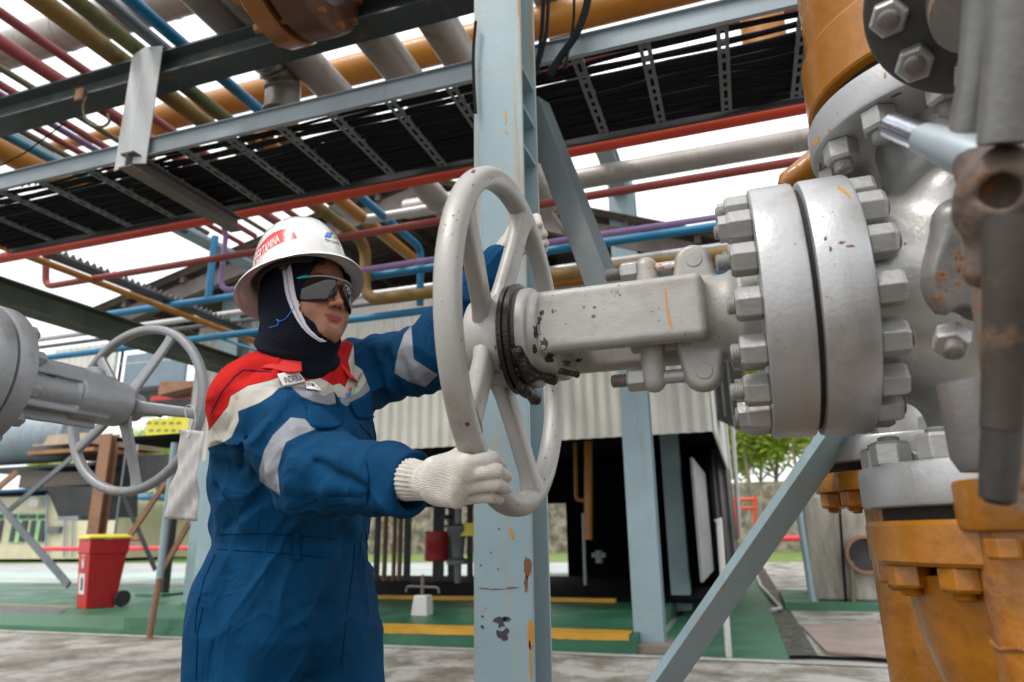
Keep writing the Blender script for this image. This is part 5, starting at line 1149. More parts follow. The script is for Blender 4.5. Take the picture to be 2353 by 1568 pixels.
# ------------------------------------------------------------------ head
yaw = math.radians(34); rt = RW[:, 0]*[1, 1, 0]; rt = nrm(rt); tc = nrm(-np.cross([0, 0, 1.0], rt)*-1); tc = nrm([CAM[0]-NK[0], CAM[1]-NK[1], 0])
rt = np.cross([0, 0, 1.0], -tc)*-1; rt = np.array([-tc[1], tc[0], 0])
fH = nrm(rt*math.sin(yaw)+tc*math.cos(yaw)); rH = np.array([fH[1], -fH[0], 0]); pit = math.radians(3); tl = math.radians(1.5)
uH = np.array([0, 0, 1.0]); fH2 = fH*math.cos(pit)+uH*math.sin(pit); uH2 = np.cross(rH, fH2); uH2 = uH2 if uH2[2] > 0 else -uH2
HF = np.stack([rH, fH2, uH2])            # rows: her right, forward, up
HC = PD(717, 689, 1.475)                  # middle of the head at eye height
def toH(P): return (P-HC)@HF.T
def fromH(p): return HC+np.asarray(p, float)@HF
HS = .885
def face_sdf(P):
    p = toH(P)/HS; x = np.abs(p[:, 0]); q = np.stack([x, p[:, 1], p[:, 2]], 1)
    d = ell(q, (0, -.008, .032), (.074, .093, .098))
    d = smin(d, ell(q, (0, .022, -.038), (.060, .066, .080)), .03)
    d = smin(d, ell(q, (.036, .046, -.046), (.029, .028, .040)), .028)
    d = smin(d, ell(q, (.036, .026, .004), (.028, .042, .044)), .02)
    d = smin(d, ell(q, (0, .062, -.098), (.026, .024, .021)), .026)
    d = smin(d, cap(q, (.048, .012, -.070), (.014, .054, -.102), .024, .021), .024)
    d = smin(d, cap(q, (.008, .082, .022), (.040, .070, .020), .010, .010), .014)      # brow
    d = smax(d, -ell(q, (.031, .098, -.004), (.020, .016, .012)), .014)                # eye socket
    d = smin(d, ell(q, (.031, .071, -.005), (.014, .0125, .010)), .005)
    d = smin(d, cap(q, (0, .086, .010), (0, .103, -.034), .0065, .0088), .010)          # nose
    d = smin(d, ell(q, (0, .1035, -.038), (.0105, .0105, .0095)), .006)
    d = smin(d, ell(q, (.0135, .0925, -.042), (.0085, .0105, .0080)), .006)
    d = smax(d, -ell(q, (.0075, .0985, -.0495), (.0042, .0055, .0038)), .002)
    d = smin(d, ell(q, (0, .0725, -.070), (.028, .014, .022)), .016)                     # muzzle
    d = smax(d, -cap(q, (0, .0965, -.053), (0, .0925, -.060), .0026), .004)
    d = smin(d, ell(q, (0, .0795, -.0672), (.0255, .0062, .0038)), .004); d = smin(d, ell(q, (.007, .0835, -.0658), (.008, .0030, .0026)), .004)
    d = smin(d, ell(q, (0, .0788, -.0752), (.0195, .0064, .0042)), .004)
    d = smax(d, -cap(q, (0, .0870, -.0712), (.0280, .0745, -.0694), .0011, .0010), .0020)
    d = smax(d, -ell(q, (0, .092, -.0855), (.014, .006, .004)), .008)
    d = smin(d, cap(q, (0, -.02, -.08), (0, -.03, -.20), .045, .045), .03)
    return d*HS
Vf, Ff = surfnet(face_sdf, HC-[.14, .14, .19], HC+[.14, .14, .15], .0022)
hp = toH(Vf)/HS; xa_ = np.abs(hp[:, 0])
line = np.hypot(xa_*0, hp[:, 2]-(-.0712+.0012*(xa_/.027)**2))-.0007+np.clip(xa_-.025, 0, 1)+np.where(hp[:, 1] > .05, 0, 1)
lip = np.minimum(ell(np.stack([xa_, hp[:, 1], hp[:, 2]], 1), (0, .084, -.0668), (.0265, .016, .0042)), ell(np.stack([xa_, hp[:, 1], hp[:, 2]], 1), (0, .084, -.0752), (.0205, .016, .0052)))
brow = np.hypot((xa_-.031)/.021, (hp[:, 2]-(.031+.10*np.clip(xa_-.015, 0, .02)-.25*np.clip(xa_-.036, 0, .03)))/.0042)-1; brow = np.where(hp[:, 1] > .03, brow*.004, 1)
nost = ell(np.stack([xa_, hp[:, 1], hp[:, 2]], 1), (.0075, .0985, -.0495), (.005, .006, .0045))
chk = np.exp(-(((xa_-.040)/.022)**2+((hp[:, 2]+.038)/.02)**2))
m, n_, l_, b_ = mat_new('skin'); N = NB(m); c = N.coord('Object'); f_ = N.noise(c, 40, 5)
sk = N.mix(N.rng(f_, .3, .7), (.25, .105, .056), (.32, .142, .080)); sk = N.mix(N.math('MULTIPLY', N.attr('chk'), .5), sk, (.29, .088, .055))
sk = N.mix(N.rng(N.attr('lip'), .0012, -.0006), sk, (.23, .022, .018)); sk = N.mix(N.rng(N.attr('line'), .0014, -.0004), sk, (.06, .012, .010)); sk = N.mix(N.math('MULTIPLY', N.rng(N.attr('brow'), .0022, -.0018), .8), sk, (.035, .02, .015)); sk = N.mix(N.rng(N.attr('nost'), .001, -.001), sk, (.1, .03, .02))
l_.new(sk, b_.inputs['Base Color']); N.put(b_.inputs['Roughness'], N.rng(N.attr('lip'), -.001, .001, .42, .46)); b_.inputs['Subsurface Weight'].default_value = .12; b_.inputs['Subsurface Radius'].default_value = (.010, .004, .002); b_.inputs['Subsurface Scale'].default_value = 1
l_.new(N.bump(N.noise(c, 500, 3), .10, .002), b_.inputs['Normal'])
body = make('body', Vf, Ff, m, person, angle=180, attrs={'lip': lip, 'brow': brow, 'nost': nost, 'chk': chk, 'line': line}); skin = m
# head scarf
def scarf_sdf(P):
    p = toH(P)/HS; x = np.abs(p[:, 0]); q = np.stack([x, p[:, 1], p[:, 2]], 1)
    d = ell(q, (0, -.030, .030), (.098, .130, .112)); d = smin(d, ell(q, (0, -.030, -.045), (.088, .108, .095)), .05)
    d = smin(d, ell(q, (0, .020, -.112), (.054, .066, .030)), .03)
    op = np.hypot(q[:, 0]/.066, (q[:, 2]+.018)/.098); front = q[:, 1]-.0
    opening = np.maximum((op-1)*.062, -front-.0)
    d = smax(d, -opening, .008)
    d = smax(d, -(face_sdf(P)/HS-.0025), .002)
    z = p[:, 2]; d = d+.003*vnoise(P, 18)
    # neck roll
    nt = fromH((0, -.012, -.085)); nb_ = NK+fB*.0+[0, 0, -.05]-nrm(rt)*.012; nt = nt-nrm(rt)*.022; e = cap(P, nt, nb_, .078, .100)
    tt = np.clip((P-nt)@(nb_-nt)/((nb_-nt)@(nb_-nt)), 0, 1); e = e-.007*np.sin(tt*17+1.2*vnoise(P, 9)+(P-NK)@fB*14)*np.clip(tt*5, 0, 1)
    d = smin(d, e, .018); d = smin(d, cap(P, nt+fB*.02, NK+fB*.022+[0, 0, -.07], .066, .072), .02)
    d = smax(d, -(face_sdf(P)-.0015), .001)
    return d
Vs, Fs_ = surfnet(scarf_sdf, np.minimum(HC-[.15, .15, .24], NK-[.17, .17, .1]), HC+[.16, .16, .16], .0028)
m, n_, l_, b_ = mat_new('navy_knit'); N = NB(m); c = N.coord('Object'); wv = N.node('ShaderNodeTexWave', bands_direction='Z'); N.put(wv.inputs['Vector'], c); wv.inputs['Scale'].default_value = 95; wv.inputs['Distortion'].default_value = 3.5; wv.inputs['Detail'].default_value = 3; wv.inputs['Detail Scale'].default_value = 1.2
l_.new(N.mix(N.math('MULTIPLY', wv.outputs['Fac'], .8), (.002, .003, .008), (.005, .008, .018)), b_.inputs['Base Color']); b_.inputs['Roughness'].default_value = .9; b_.inputs['Sheen Weight'].default_value = .06; b_.inputs['Sheen Tint'].default_value = (.1, .15, .35, 1); b_.inputs['Specular IOR Level'].default_value = .2
l_.new(N.bump(wv.outputs['Fac'], .6, .0035), b_.inputs['Normal'])
scarf = make('head_scarf', Vs, Fs_, m, person, angle=180)
bvhS = BVHTree.FromPolygons(Vs.tolist(), Fs_.tolist())
allV = np.vstack([Vs, Vf]); allF = np.vstack([Fs_, Ff+len(Vs)]); bvhH = BVHTree.FromPolygons(allV.tolist(), allF.tolist())
# chin strap
m, n_, l_, b_ = mat_new('webbing'); N = NB(m); uvn = N.attr('u'); s1 = N.math('MULTIPLY', N.rng(uvn, .30, .34, smooth=False), N.rng(uvn, .52, .48, smooth=False)); tk = N.node('ShaderNodeMath', operation='FRACT'); N.put(tk.inputs[0], N.math('MULTIPLY', N.attr('v'), 62.0))
l_.new(N.mix(N.math('MULTIPLY', s1, N.rng(tk.outputs[0], .4, .6)), (.52, .50, .55), (.03, .03, .05)), b_.inputs['Base Color']); b_.inputs['Roughness'].default_value = .6
l_.new(N.bump(tk.outputs[0], .4, .001), b_.inputs['Normal'])
Lf = [(649, 612), (653, 640), (657, 671), (664, 696), (672, 718), (682, 737), (693, 753), (704, 765), (718, 776), (735, 786)]; Rt = [(670, 609), (674, 636), (678, 665), (682, 684), (688, 703), (695, 726), (704, 747), (714, 760), (730, 774), (748, 784)]
Vp = []; U_ = []; Vv = []
for i in range(37):
    t = i/36*9; k = min(int(t), 8); w = t-k; a = np.array(Lf[k])*(1-w)+np.array(Lf[k+1])*w; b2_ = np.array(Rt[k])*(1-w)+np.array(Rt[k+1])*w
    for j in range(5):
        p = a*(1-j/4)+b2_*j/4; h = hit(bvhH, p[0], p[1], .0035); Vp.append(h if h is not None else Vp[-1]); U_.append(j/4); Vv.append(i/36)
o = make('chin_strap', Vp, [(i*5+j, (i+1)*5+j, (i+1)*5+j+1, i*5+j+1) for i in range(36) for j in range(4)], m, person, angle=180, attrs={'u': U_, 'v': Vv}); sm = o.modifiers.new('s', 'SOLIDIFY'); sm.thickness = .0016
P = [hit(bvhH, x, y, .004) for x, y in ((622, 754), (640, 750), (643, 741), (636, 735), (648, 741), (660, 733), (672, 715), (688, 698))]; MB().tube(fillet([p for p in P if p is not None], .02, 4), .0008, 6).build('glasses_cord', solid('cord_blue', (.01, .16, .6)), person)
# glasses
def gp(th, z, out=0.0):
    return fromH(np.array([math.sin(th)*(.0715+out), -.006+math.cos(th)*(.102+out), z-.001]))
lensm, n_, l_, b_ = mat_new('dark_mirror_lens'); b_.inputs['Base Color'].default_value = (.012, .010, .009, 1); b_.inputs['Roughness'].default_value = .03; b_.inputs['Specular IOR Level'].default_value = .55
glf = paint('frame_grey', (.24, .235, .22), .35, var=.05, dirt=0, bump=.02)
gl_ = thing('x', 'x', 'x') if False else None
ztop = lambda t: .0165+.003*math.cos(2.2*(abs(t)-.55))-.004*max(0, abs(t)-1.0)
def zbot(t):
    a = abs(t); return -.002-.033*min(1, max(0, (a-.10)/.32))**.7+.018*max(0, (a-.85)/.55)**1.4
for s, nm in ((1, 'lens'), (-1, 'lens')):
    Vl = []; n1 = 26
    for i in range(n1):
        t = s*(.09+(1.28-.09)*i/(n1-1))
        for j in range(9): Vl.append(gp(t, ztop(t)*(1-j/8)+zbot(t)*j/8, .002*math.sin(math.pi*j/8)))
    o = make('lens', Vl, [(i*9+j, (i+1)*9+j, (i+1)*9+j+1, i*9+j+1) for i in range(n1-1) for j in range(8)], lensm, person, angle=180); sm = o.modifiers.new('s', 'SOLIDIFY'); sm.thickness = .0018
gfr = MB().tube([gp(t, ztop(t)+.0005, .001) for t in np.linspace(-1.25, 1.25, 50)], .0024, 8).build('glasses_frame', glf, person)
teal = solid('frame_teal', (.01, .33, .36), .3)
MB().tube([gp(t, ztop(t)+.0006, .0030) for t in np.linspace(.86, 1.16, 10)], .0034, 8).build('temple', teal, gfr)
MB().tube([gp(.12, -.004, -.001), gp(.10, -.014, -.005)], .003, 8).build('nose_pad', M['black'], gfr)
# helmet
hc = PD(688, 655, 1.475); HB = np.stack([rH, fH, uH]); ht = math.radians(15)
fHh = fH*math.cos(ht)+uH*math.sin(ht); uHh = np.cross(rH, fHh); uHh = uHh if uHh[2] > 0 else -uHh
hs = solid('helmet_shell_white', (.64, .64, .62), .16); hb_ = hs.node_tree.nodes['Principled BSDF']; hb_.inputs['Coat Weight'].default_value = .6; hb_.inputs['Coat Roughness'].default_value = .06
prof = [(.0, .138), (.018, .1375), (.040, .134), (.062, .125), (.082, .108), (.096, .086), (.104, .062), (.109, .038), (.112, .018), (.116, .008), (.124, .003), (.134, -.001), (.143, -.007), (.148, -.014), (.1485, -.017), (.146, -.0165), (.140, -.0105), (.130, -.005), (.118, -.0005), (.110, .004), (.105, .018), (.100, .045), (.090, .082), (.060, .115), (.0, .127)]
Vh = []; nn_ = 96
for i0, (r_, z_) in enumerate(prof):
    for k in range(nn_):
        a = 2*math.pi*k/nn_; ca, sa = math.cos(a), math.sin(a); lx = r_*ca*.87; ly = r_*sa*.965; zz = z_*1.07 if z_ > .02 else z_
        if z_ > .02: zz += .005*math.exp(-(lx/.012)**2)*(1-r_/.12)
        if r_ < .113 and i0 < 10: ly += .009*min(1, z_/.03)
        if r_ > .12: ly += .008*max(0, sa)**3*(1 if r_ > .125 else 0)
        Vh.append(hc+rH*lx+fHh*ly+uHh*zz)
Fh = [(i*nn_+k, i*nn_+(k+1) % nn_, (i+1)*nn_+(k+1) % nn_, (i+1)*nn_+k) for i in range(len(prof)-1) for k in range(nn_)]
helm = make('helmet', Vh, Fh, hs, person, angle=60); bvhM = BVHTree.FromPolygons([tuple(v) for v in Vh], Fh)
# stickers
def cp(L): return [(422.8+.2932*x, 459.6+.2932*y) for x, y in L]
top_ = cp([(512, 470), (545, 400), (590, 340), (640, 292), (700, 255), (760, 234), (815, 228), (858, 238), (885, 268), (902, 300)]); bot_ = cp([(517, 532), (540, 490), (575, 445), (620, 408), (665, 380), (710, 356), (760, 336), (810, 320), (860, 308), (903, 300)])
Vp = []; n1 = 40; ok = []; top_ = [(x+9-.12*(x-575), y) for x, y in top_]; bot_ = [(x+9-.12*(x-575), y) for x, y in bot_]
for i in range(n1):
    t = i/(n1-1)*9; k = min(int(t), 8); w = t-k; a = np.array(top_[k])*(1-w)+np.array(top_[k+1])*w; b2_ = np.array(bot_[k])*(1-w)+np.array(bot_[k+1])*w
    for j in range(10):
        p = a*(1-j/9)+b2_*j/9; h = hit(bvhM, p[0], p[1], .0006); ok.append(h is not None); Vp.append(h if h is not None else np.zeros(3))
Fp = [f for f in [(i*10+j, (i+1)*10+j, (i+1)*10+j+1, i*10+j+1) for i in range(n1-1) for j in range(9)] if all(ok[i] for i in f) and max(np.linalg.norm(Vp[f[0]]-Vp[f[k]]) for k in (1, 2, 3)) < .03]
bad = [i for i in range(n1) if not all(ok[i*10:(i+1)*10])]; st0 = max([i for i in bad if i < n1*.7], default=-1)+1
Fp = [f for f in Fp if f[0]//10 >= st0 and f[0]//10 < min([i for i in bad if i > n1//2], default=n1)-1]
from collections import Counter
cnt_ = Counter(f[0]//10 for f in Fp); full_ = [i for i in range(n1) if cnt_.get(i, 0) == 9]; runs = []
for i in full_:
    if runs and runs[-1][-1] == i-1: runs[-1].append(i)
    else: runs.append([i])
best_ = set(max(runs, key=len)); Fp = [f for f in Fp if f[0]//10 in best_]
_us = sorted({i for f in Fp for i in f}); _mp = {v: k for k, v in enumerate(_us)}; Vp = [Vp[i] for i in _us]; Fp = [tuple(_mp[i] for i in f) for f in Fp]
rs_ = make('red_sticker', Vp, Fp, mred, helm, angle=180)
V, Fs = textmesh('PERTAMINA'); decal(bvhM, [(588, 583), (640, 539), (643, 556), (585, 611)], V, Fs, rs_, inkw, 'sticker_lettering', off=.0011, curve=-3)
for qd, m_ in ((cp([(1117, 254), (1163, 262), (1150, 299), (1099, 292)]), mblu), (cp([(1170, 276), (1194, 282), (1213, 306), (1164, 300)]), mgrn), (cp([(1140, 245), (1150, 247), (1186, 276), (1172, 270)]), mred)):
    patch(bvhM, qd, helm, m_, 'logo', nx=5, ny=5, off=.0006, th=.0003)
decal(bvhM, cp([(1105, 303), (1243, 342), (1240, 363), (1102, 322)]), V, Fs, helm, inkd, 'helmet_lettering', off=.0007)
# suspension, ratchet, sweat band
MB().lathe([(.080, .008), (.085, .008), (.085, .022), (.080, .022)], hc-uHh*.004, uHh, 48, close=True).build('headband', M['black'], helm)
MB().tube([hc-fHh*.098+rH*.02-uHh*.02, hc-fHh*.105-uHh*.045, hc-fHh*.098-uHh*.085], [.012, .014, .008], 10).build('ratchet', M['black'], helm)
q = hit(bvhH, 659, 612, .004); q = q if q is not None else fromH((.08, .02, .02)); MB().box(q, (.026, .012, .024), HF[[0, 1, 2]]).build('strap_buckle', M['black'], helm, bevel=.003)
# ------------------------------------------------------------------ gloves
m, n_, l_, b_ = mat_new('cotton_knit'); N = NB(m); c = N.coord('Object'); wv = N.node('ShaderNodeTexWave', bands_direction='DIAGONAL'); N.put(wv.inputs['Vector'], c); wv.inputs['Scale'].default_value = 150; wv.inputs['Distortion'].default_value = 1.5
wv2 = N.node('ShaderNodeTexWave', bands_direction='Z'); N.put(wv2.inputs['Vector'], c); wv2.inputs['Scale'].default_value = 130; wv2.inputs['Distortion'].default_value = 2
l_.new(N.mix(N.rng(N.noise(c, 25, 4), .35, .7), (.46, .43, .38), (.60, .57, .52)), b_.inputs['Base Color']); b_.inputs['Roughness'].default_value = .92; b_.inputs['Sheen Weight'].default_value = .3
l_.new(N.bump(N.math('ADD', N.math('MULTIPLY', wv.outputs['Fac'], .6), N.math('ADD', wv2.outputs['Fac'], N.noise(c, 350, 3))), .55, .0018), b_.inputs['Normal']); knit = m
def hand(wrist, mcps, pips, tips, thumb, arm, name, ribs=True, rad=.0100, back=None):
    W_ = np.asarray(wrist); k_ = [np.asarray(p) for p in mcps]
    def f(P):
        d = cap(P, W_, (W_+np.mean(k_, 0))/2, .027, .031)
        for i, p in enumerate(k_): d = smin(d, cap(P, W_+(np.mean(k_, 0)-W_)*.35+(p-np.mean(k_, 0))*.5, p, .021, .0155), .014)
        if back is not None: d = smin(d, cap(P, back[0], back[1], .020, .018), .02)
        fg = None
        for a_, b2, c2 in zip(k_, pips, tips):
            e = cap(P, a_, b2, rad*1.22, rad*1.08); e = smin(e, cap(P, b2, c2, rad*1.08, rad*.86), .005); fg = e if fg is None else smin(fg, e, .0005)
        d = smin(d, fg, .004)
        t_ = cap(P, thumb[0], thumb[1], .017, .0135); t_ = smin(t_, cap(P, thumb[1], thumb[2], .0135, .011), .006); d = smin(d, t_, .012)
        q = P-W_; ar = nrm(arm); t = q@ar; rd = q-t[:, None]*ar; s_, u_, _ = frame(ar); ang = np.arctan2(rd@u_, rd@s_)
        c_ = cap(P, W_, W_-ar*.05, .028, .0345)+.0012*np.sin(ang*26)*np.clip(-t/.02, 0, 1); d = smin(d, c_, .008)
        d = smax(d, -(t+.062), .004)
        return d+.0010*vnoise(P, 90)+.0018*vnoise(P, 40)
    lo_ = np.min(np.vstack([k_, pips, tips, thumb, [W_-nrm(arm)*.08]]), 0)-.04; hi_ = np.max(np.vstack([k_, pips, tips, thumb, [W_-nrm(arm)*.08]]), 0)+.04
    V, Fs = surfnet(f, lo_, hi_, .0021); return make(name, V, Fs, knit, person, angle=180), V, Fs
D_ = PD
Wr = PD(985, 1108, 1.085)
gR, VgR, FgR = hand(Wr, [D_(1068, 1068, .965), D_(1062, 1094, .962), D_(1056, 1121, .966), D_(1048, 1145, .975)], [D_(1130, 1053, .975), D_(1140, 1082, .966), D_(1138, 1112, .970), D_(1122, 1140, .985)],
     [D_(1154, 1070, 1.02), D_(1166, 1096, 1.015), D_(1166, 1124, 1.02), D_(1146, 1148, 1.02)], [D_(1010, 1075, 1.06), D_(1060, 1046, 1.075), D_(1118, 1048, 1.075)], WRr-ELr, 'glove', back=(D_(1000, 1085, 1.05), D_(1045, 1068, .99)), rad=.0090)
Wl = PD(1150, 605, 1.60)
gL, _, _ = hand(Wl, [D_(1185, 520, 1.66), D_(1187, 541, 1.67), D_(1190, 561, 1.675), D_(1193, 578, 1.675)], [D_(1232, 502, 1.645), D_(1238, 522, 1.655), D_(1240, 543, 1.66), D_(1236, 563, 1.66)],
     [D_(1240, 516, 1.59), D_(1250, 540, 1.60), D_(1254, 560, 1.60), D_(1250, 574, 1.61)], [D_(1165, 570, 1.60), D_(1185, 548, 1.56), D_(1205, 535, 1.53)], WRl-ELl, 'glove')
bvhG = BVHTree.FromPolygons(VgR.tolist(), FgR.tolist())
for pts in ([(1055, 1088), (1064, 1096), (1073, 1108)], [(1058, 1090), (1062, 1100), (1066, 1112)], [(1150, 1078), (1160, 1074), (1166, 1077)]):
    P = [hit(bvhG, x, y, .002) for x, y in pts]; P = [p for p in P if p is not None]
    if len(P) > 1: MB().tube(P, .0006, 5).build('loose_thread', knit, gR)
# boots (out of frame in the photograph)
for an_, s in ((ankR, 1), (ankL, -1)):
    def boot(P, an_=an_):
        g = np.array([an_[0], an_[1], 0]); d = cap(P, g+[0, 0, .05]-fB*.03, g+[0, 0, .04]+fB*.15, .048, .042); d = smin(d, cap(P, g+[0, 0, .05], g+[0, 0, .16], .05, .052), .04); return smax(d, .004-P[:, 2], .004)
    g = np.array([an_[0], an_[1], 0]); V, Fs = surfnet(boot, g-[.22, .22, .02], g+[.26, .26, .23], .006); make('boot', V, Fs, M['black'], person, angle=180)
# ================================================================== far background, left and right
Yb_ = 11.5
nb = thing('neighbour_building', 'raised building with cream and blue grey wall panels behind the left handwheel', 'building', PY(280, 1300, Yb_)*[1, 1, 0])
def wpan(x0, y0, x1, y1, Y, mat, name, parent, th=.08):
    a, b2 = PY(x0, y0, Y), PY(x1, y1, Y); z0, z1 = min(a[2], b2[2]), max(a[2], b2[2])
    return MB().bb((a[0], Y, z0), (b2[0], Y+th, z1)).build(name, mat, parent)
bgp = paint('blue_grey_panel', (.16, .22, .27), .5, var=.1, dirt=.3)
V, Fs = corr(PY(118, 850, Yb_)[0], PY(262, 850, Yb_)[0], PY(200, 905, Yb_)[2], PY(200, 795, Yb_)[2], lambda u, v, w: (u, Yb_+w, v), pitch=.2, amp=.02, step=.03); make('cream_wall', V, Fs, cream, nb)
wpan(279, 902, 430, 800, Yb_, bgp, 'blue_wall', nb); wpan(243, 905, 268, 800, Yb_-.05, M['white'], 'corner_post', nb); wpan(268, 905, 280, 800, Yb_-.03, paint('beige_post', (.4, .37, .3), .6), 'corner_post', nb)
wpan(345, 922, 474, 899, Yb_-.3, paint('red_beam_paint', (.5, .03, .03), .5), 'red_beam', nb)
MB().bb((PY(60, 990, Yb_)[0], Yb_-.2, PY(200, 912, Yb_)[2]-.04), (PY(470, 990, Yb_)[0], Yb_+2.5, PY(200, 912, Yb_)[2]+.04)).build('underside_shade_slab', M['black'], nb)  # black slab added to shade the underside of the raised building
MB().tube([PY(250, 840, Yb_-.3), PY(424, 824, Yb_-.3)], .01, 6).build('cable', M['white'], nb)
b = MB(); b.sweep([(0, -.14), (1.1, -.0), (1.1, .08), (0, .14)], PY(365, 893, 10.8), PY(365, 893, 10.8)+[0, .5, 0]); b.build('eave_board', M['rusty'], nb)
sk = thing('braced_tank_skid', 'dark hopper platform on rusty braced steel legs at the far left', 'platform', PY(220, 1330, 10.5)*[1, 1, 0])
wpan(74, 1026, 200, 994, 10.5, paint('pale_timber', (.42, .34, .24), .8, dirt=.3), 'timber_deck', sk, 2.0); wpan(62, 1046, 216, 1027, 10.45, paint('orange_timber', (.30, .14, .06), .8, dirt=.4), 'timber_edge', sk, 2.2)
MB().lathe([(0, -2.2), (.42, -2.2), (.55, -1.9), (.55, 1.2), (.4, 1.5), (0, 1.5)], PY(60, 1010, 11.0), (1, 0, 0), 32).build('tank', paint('blue_grey_tank', (.22, .27, .31), .45, dirt=.4), sk)
wpan(-60, 1085, 215, 1062, 10.6, M['black'], 'beam', sk, 1.6); wpan(42, 1122, 215, 1082, 10.7, paint('brown_hopper', (.09, .075, .06), .7), 'hopper', sk, 1.4)
b = MB(); P4 = [PY(105, 1118, 10.6), PY(214, 1118, 10.6), PY(212, 1188, 10.6), PY(134, 1188, 10.6)]; b.add([*P4, *[p+[0, 1.1, 0] for p in P4]], [(0, 1, 2, 3), (7, 6, 5, 4), (0, 4, 5, 1), (1, 5, 6, 2), (2, 6, 7, 3), (3, 7, 4, 0)]); b.build('chute', M['black'], sk, smooth=False)
wpan(132, 1196, 180, 1186, 10.55, M['galv'], 'chute_lip', sk, .9)
wpan(330, 1120, 440, 1040, 10.9, M['black'], 'dark_fill_panel', sk, .1); wpan(215, 1128, 340, 1046, 11.3, M['black'], 'dark_fill_panel', sk, .1)  # plain black panels filling the dark area under the building
def brace(a, b2, Y0, Y1, r, mat, parent, name='brace'):
    p, q = PY(*a, Y0), PY(*b2, Y1); w = r
    return MB().sweep([(-w, -w*.4), (w, -w*.4), (w, w*.4), (-w, w*.4)], p, q, up=(0, 1, 0)).build(name, mat, parent)
gz = lambda x, y: PZ(x, y, 0)
lg = PY(228, 1180, 10.4); MB().hbeam((lg[0], 10.4, 0), (lg[0], 10.4, PY(232, 1000, 10.4)[2]), .28, .2, .02, .02, up=(0, 1, 0)).build('leg', M['rusty'], sk)
brace((-10, 1150), (158, 1345), 10.0, 9.6, .06, M['dark_galv'], sk); brace((18, 1176), (165, 1052), 10.2, 10.2, .05, M['dark_galv'], sk); brace((-15, 1130), (38, 1086), 10, 10, .06, M['rusty'], sk)
brace((248, 1306), (380, 1110), 10.0, 9.6, .05, M['rusty'], sk); brace((284, 1140), (357, 1310), 10.5, 10.5, .04, M['black'], sk); brace((374, 1310), (436, 1200), 10.4, 10.2, .05, M['rusty'], sk)
dp = PY(376, 1325, 10.5); MB().bb((dp[0]-.07, 10.45, .0), (dp[0]+.07, 10.6, PY(376, 1060, 10.5)[2])).build('leg', M['black'], sk); MB().bb((dp[0]-.3, 10.2, .004), (dp[0]+.3, 10.8, .05)).build('base_plate', greend, sk)
brace((296, 990), (262, 1240), 10.0, 10.0, .02, M['dark_galv'], sk, 'rod'); brace((320, 1000), (300, 1140), 10.0, 10.0, .02, M['galv'], sk, 'rod')
ys2 = thing('yellow_sign', 'yellow sign board with faint writing behind the left handwheel', 'sign', PY(385, 988, 9.8)); wpan(332, 1020, 437, 957, 9.8, paint('yellow_board', (.66, .60, .03), .5, dirt=.3), 'board', ys2, .03)
for k in range(3):
    for j in range(5): p = PY(342+j*17+(k % 2)*5, 972+k*17, 9.79); MB().bb(p+[-.05, 0, -.018], p+[.045, .004, .018]).build('letter_stroke', paint('sign_ink', (.2, .2, .1), .6) if k+j == 0 else bpy.data.materials['sign_ink'], ys2)
# leaning pole right of the skid
p0 = PZ(343, 1466, 0); pm_ = PY(366, 1330, p0[1]); p1 = PY(401, 1018, p0[1])
pt_ = thing('stand_pipe', 'thin pole painted grey blue above and brown below left of the worker', 'pole', p0)
MB().tube([p0, pm_], .033, 12).build('lower_pole', M['rusty'], pt_); MB().tube([pm_, p1], .036, 12).build('upper_pole', M['blue_steel'], pt_)
sp = thing('blue_post', 'pale blue post with a small red tap standing behind the worker', 'post', PZ(445, 1385, 0)); q = PZ(445, 1385, 0)
MB().hbeam(q, q+[0, 0, 3.2], .26, .22, .012, .014, up=(0, 1, 0)).build('shaft', M['blue_steel'], sp)
MB().lathe([(0, -.06), (.05, -.06), (.05, .06), (0, .06)], PY(481, 1217, q[1]-.2), (0, 0, 1), 12).build('tap', M['red_pipe'], sp); MB().tube([PY(483, 1230, q[1]-.2), PY(487, 1260, q[1]-.2), PY(455, 1278, q[1]-.2)], .02, 8).build('tap_pipe', M['galv'], sp)
# wheelie bin
bn = PZ(203, 1397, 0.006); bY = bn[1]; bt = thing('wheelie_bin', 'red wheelie bin with yellow lid and white label on the green floor', 'bin', bn)
bred = paint('bin_red', (.50, .012, .015), .4, var=.08, dirt=.15); byel = paint('bin_yellow', (.60, .50, .02), .4)
z1 = 1.0; w0, w1, d0, d1 = .19, .235, .20, .28
yaw_b = math.radians(-22); cb2, sb2 = math.cos(yaw_b), math.sin(yaw_b)
def bl(x, y, z): return bn+np.array([x*cb2-y*sb2, x*sb2+y*cb2, z])
V = [bl(x*w, y*d+.1, z) for z, w, d in ((0, w0, d0), (.78, w1*.96, d1*.95), (.79, w1, d1), (z1, w1*1.02, d1*1.02)) for x, y in ((-1, -1), (1, -1), (1, 1), (-1, 1))]
MB().add(V, [(0, 3, 2, 1), (12, 13, 14, 15)]+[(i*4+k, i*4+(k+1) % 4, (i+1)*4+(k+1) % 4, (i+1)*4+k) for i in range(3) for k in range(4)]).build('bin_body', bred, bt, smooth=False, bevel=.015)
V = [bl(x*w, y*d+.1, z) for z, w, d in ((1.003, w1*1.12, d1*1.12), (1.03, w1*1.12, d1*1.12), (1.07, w1*.8, d1*.8)) for x, y in ((-1, -1), (1, -1), (1, 1), (-1, 1))]
MB().add(V, [(0, 3, 2, 1), (8, 9, 10, 11)]+[(i*4+k, i*4+(k+1) % 4, (i+1)*4+(k+1) % 4, (i+1)*4+k) for i in range(2) for k in range(4)]).build('lid', byel, bt, smooth=False, bevel=.01)
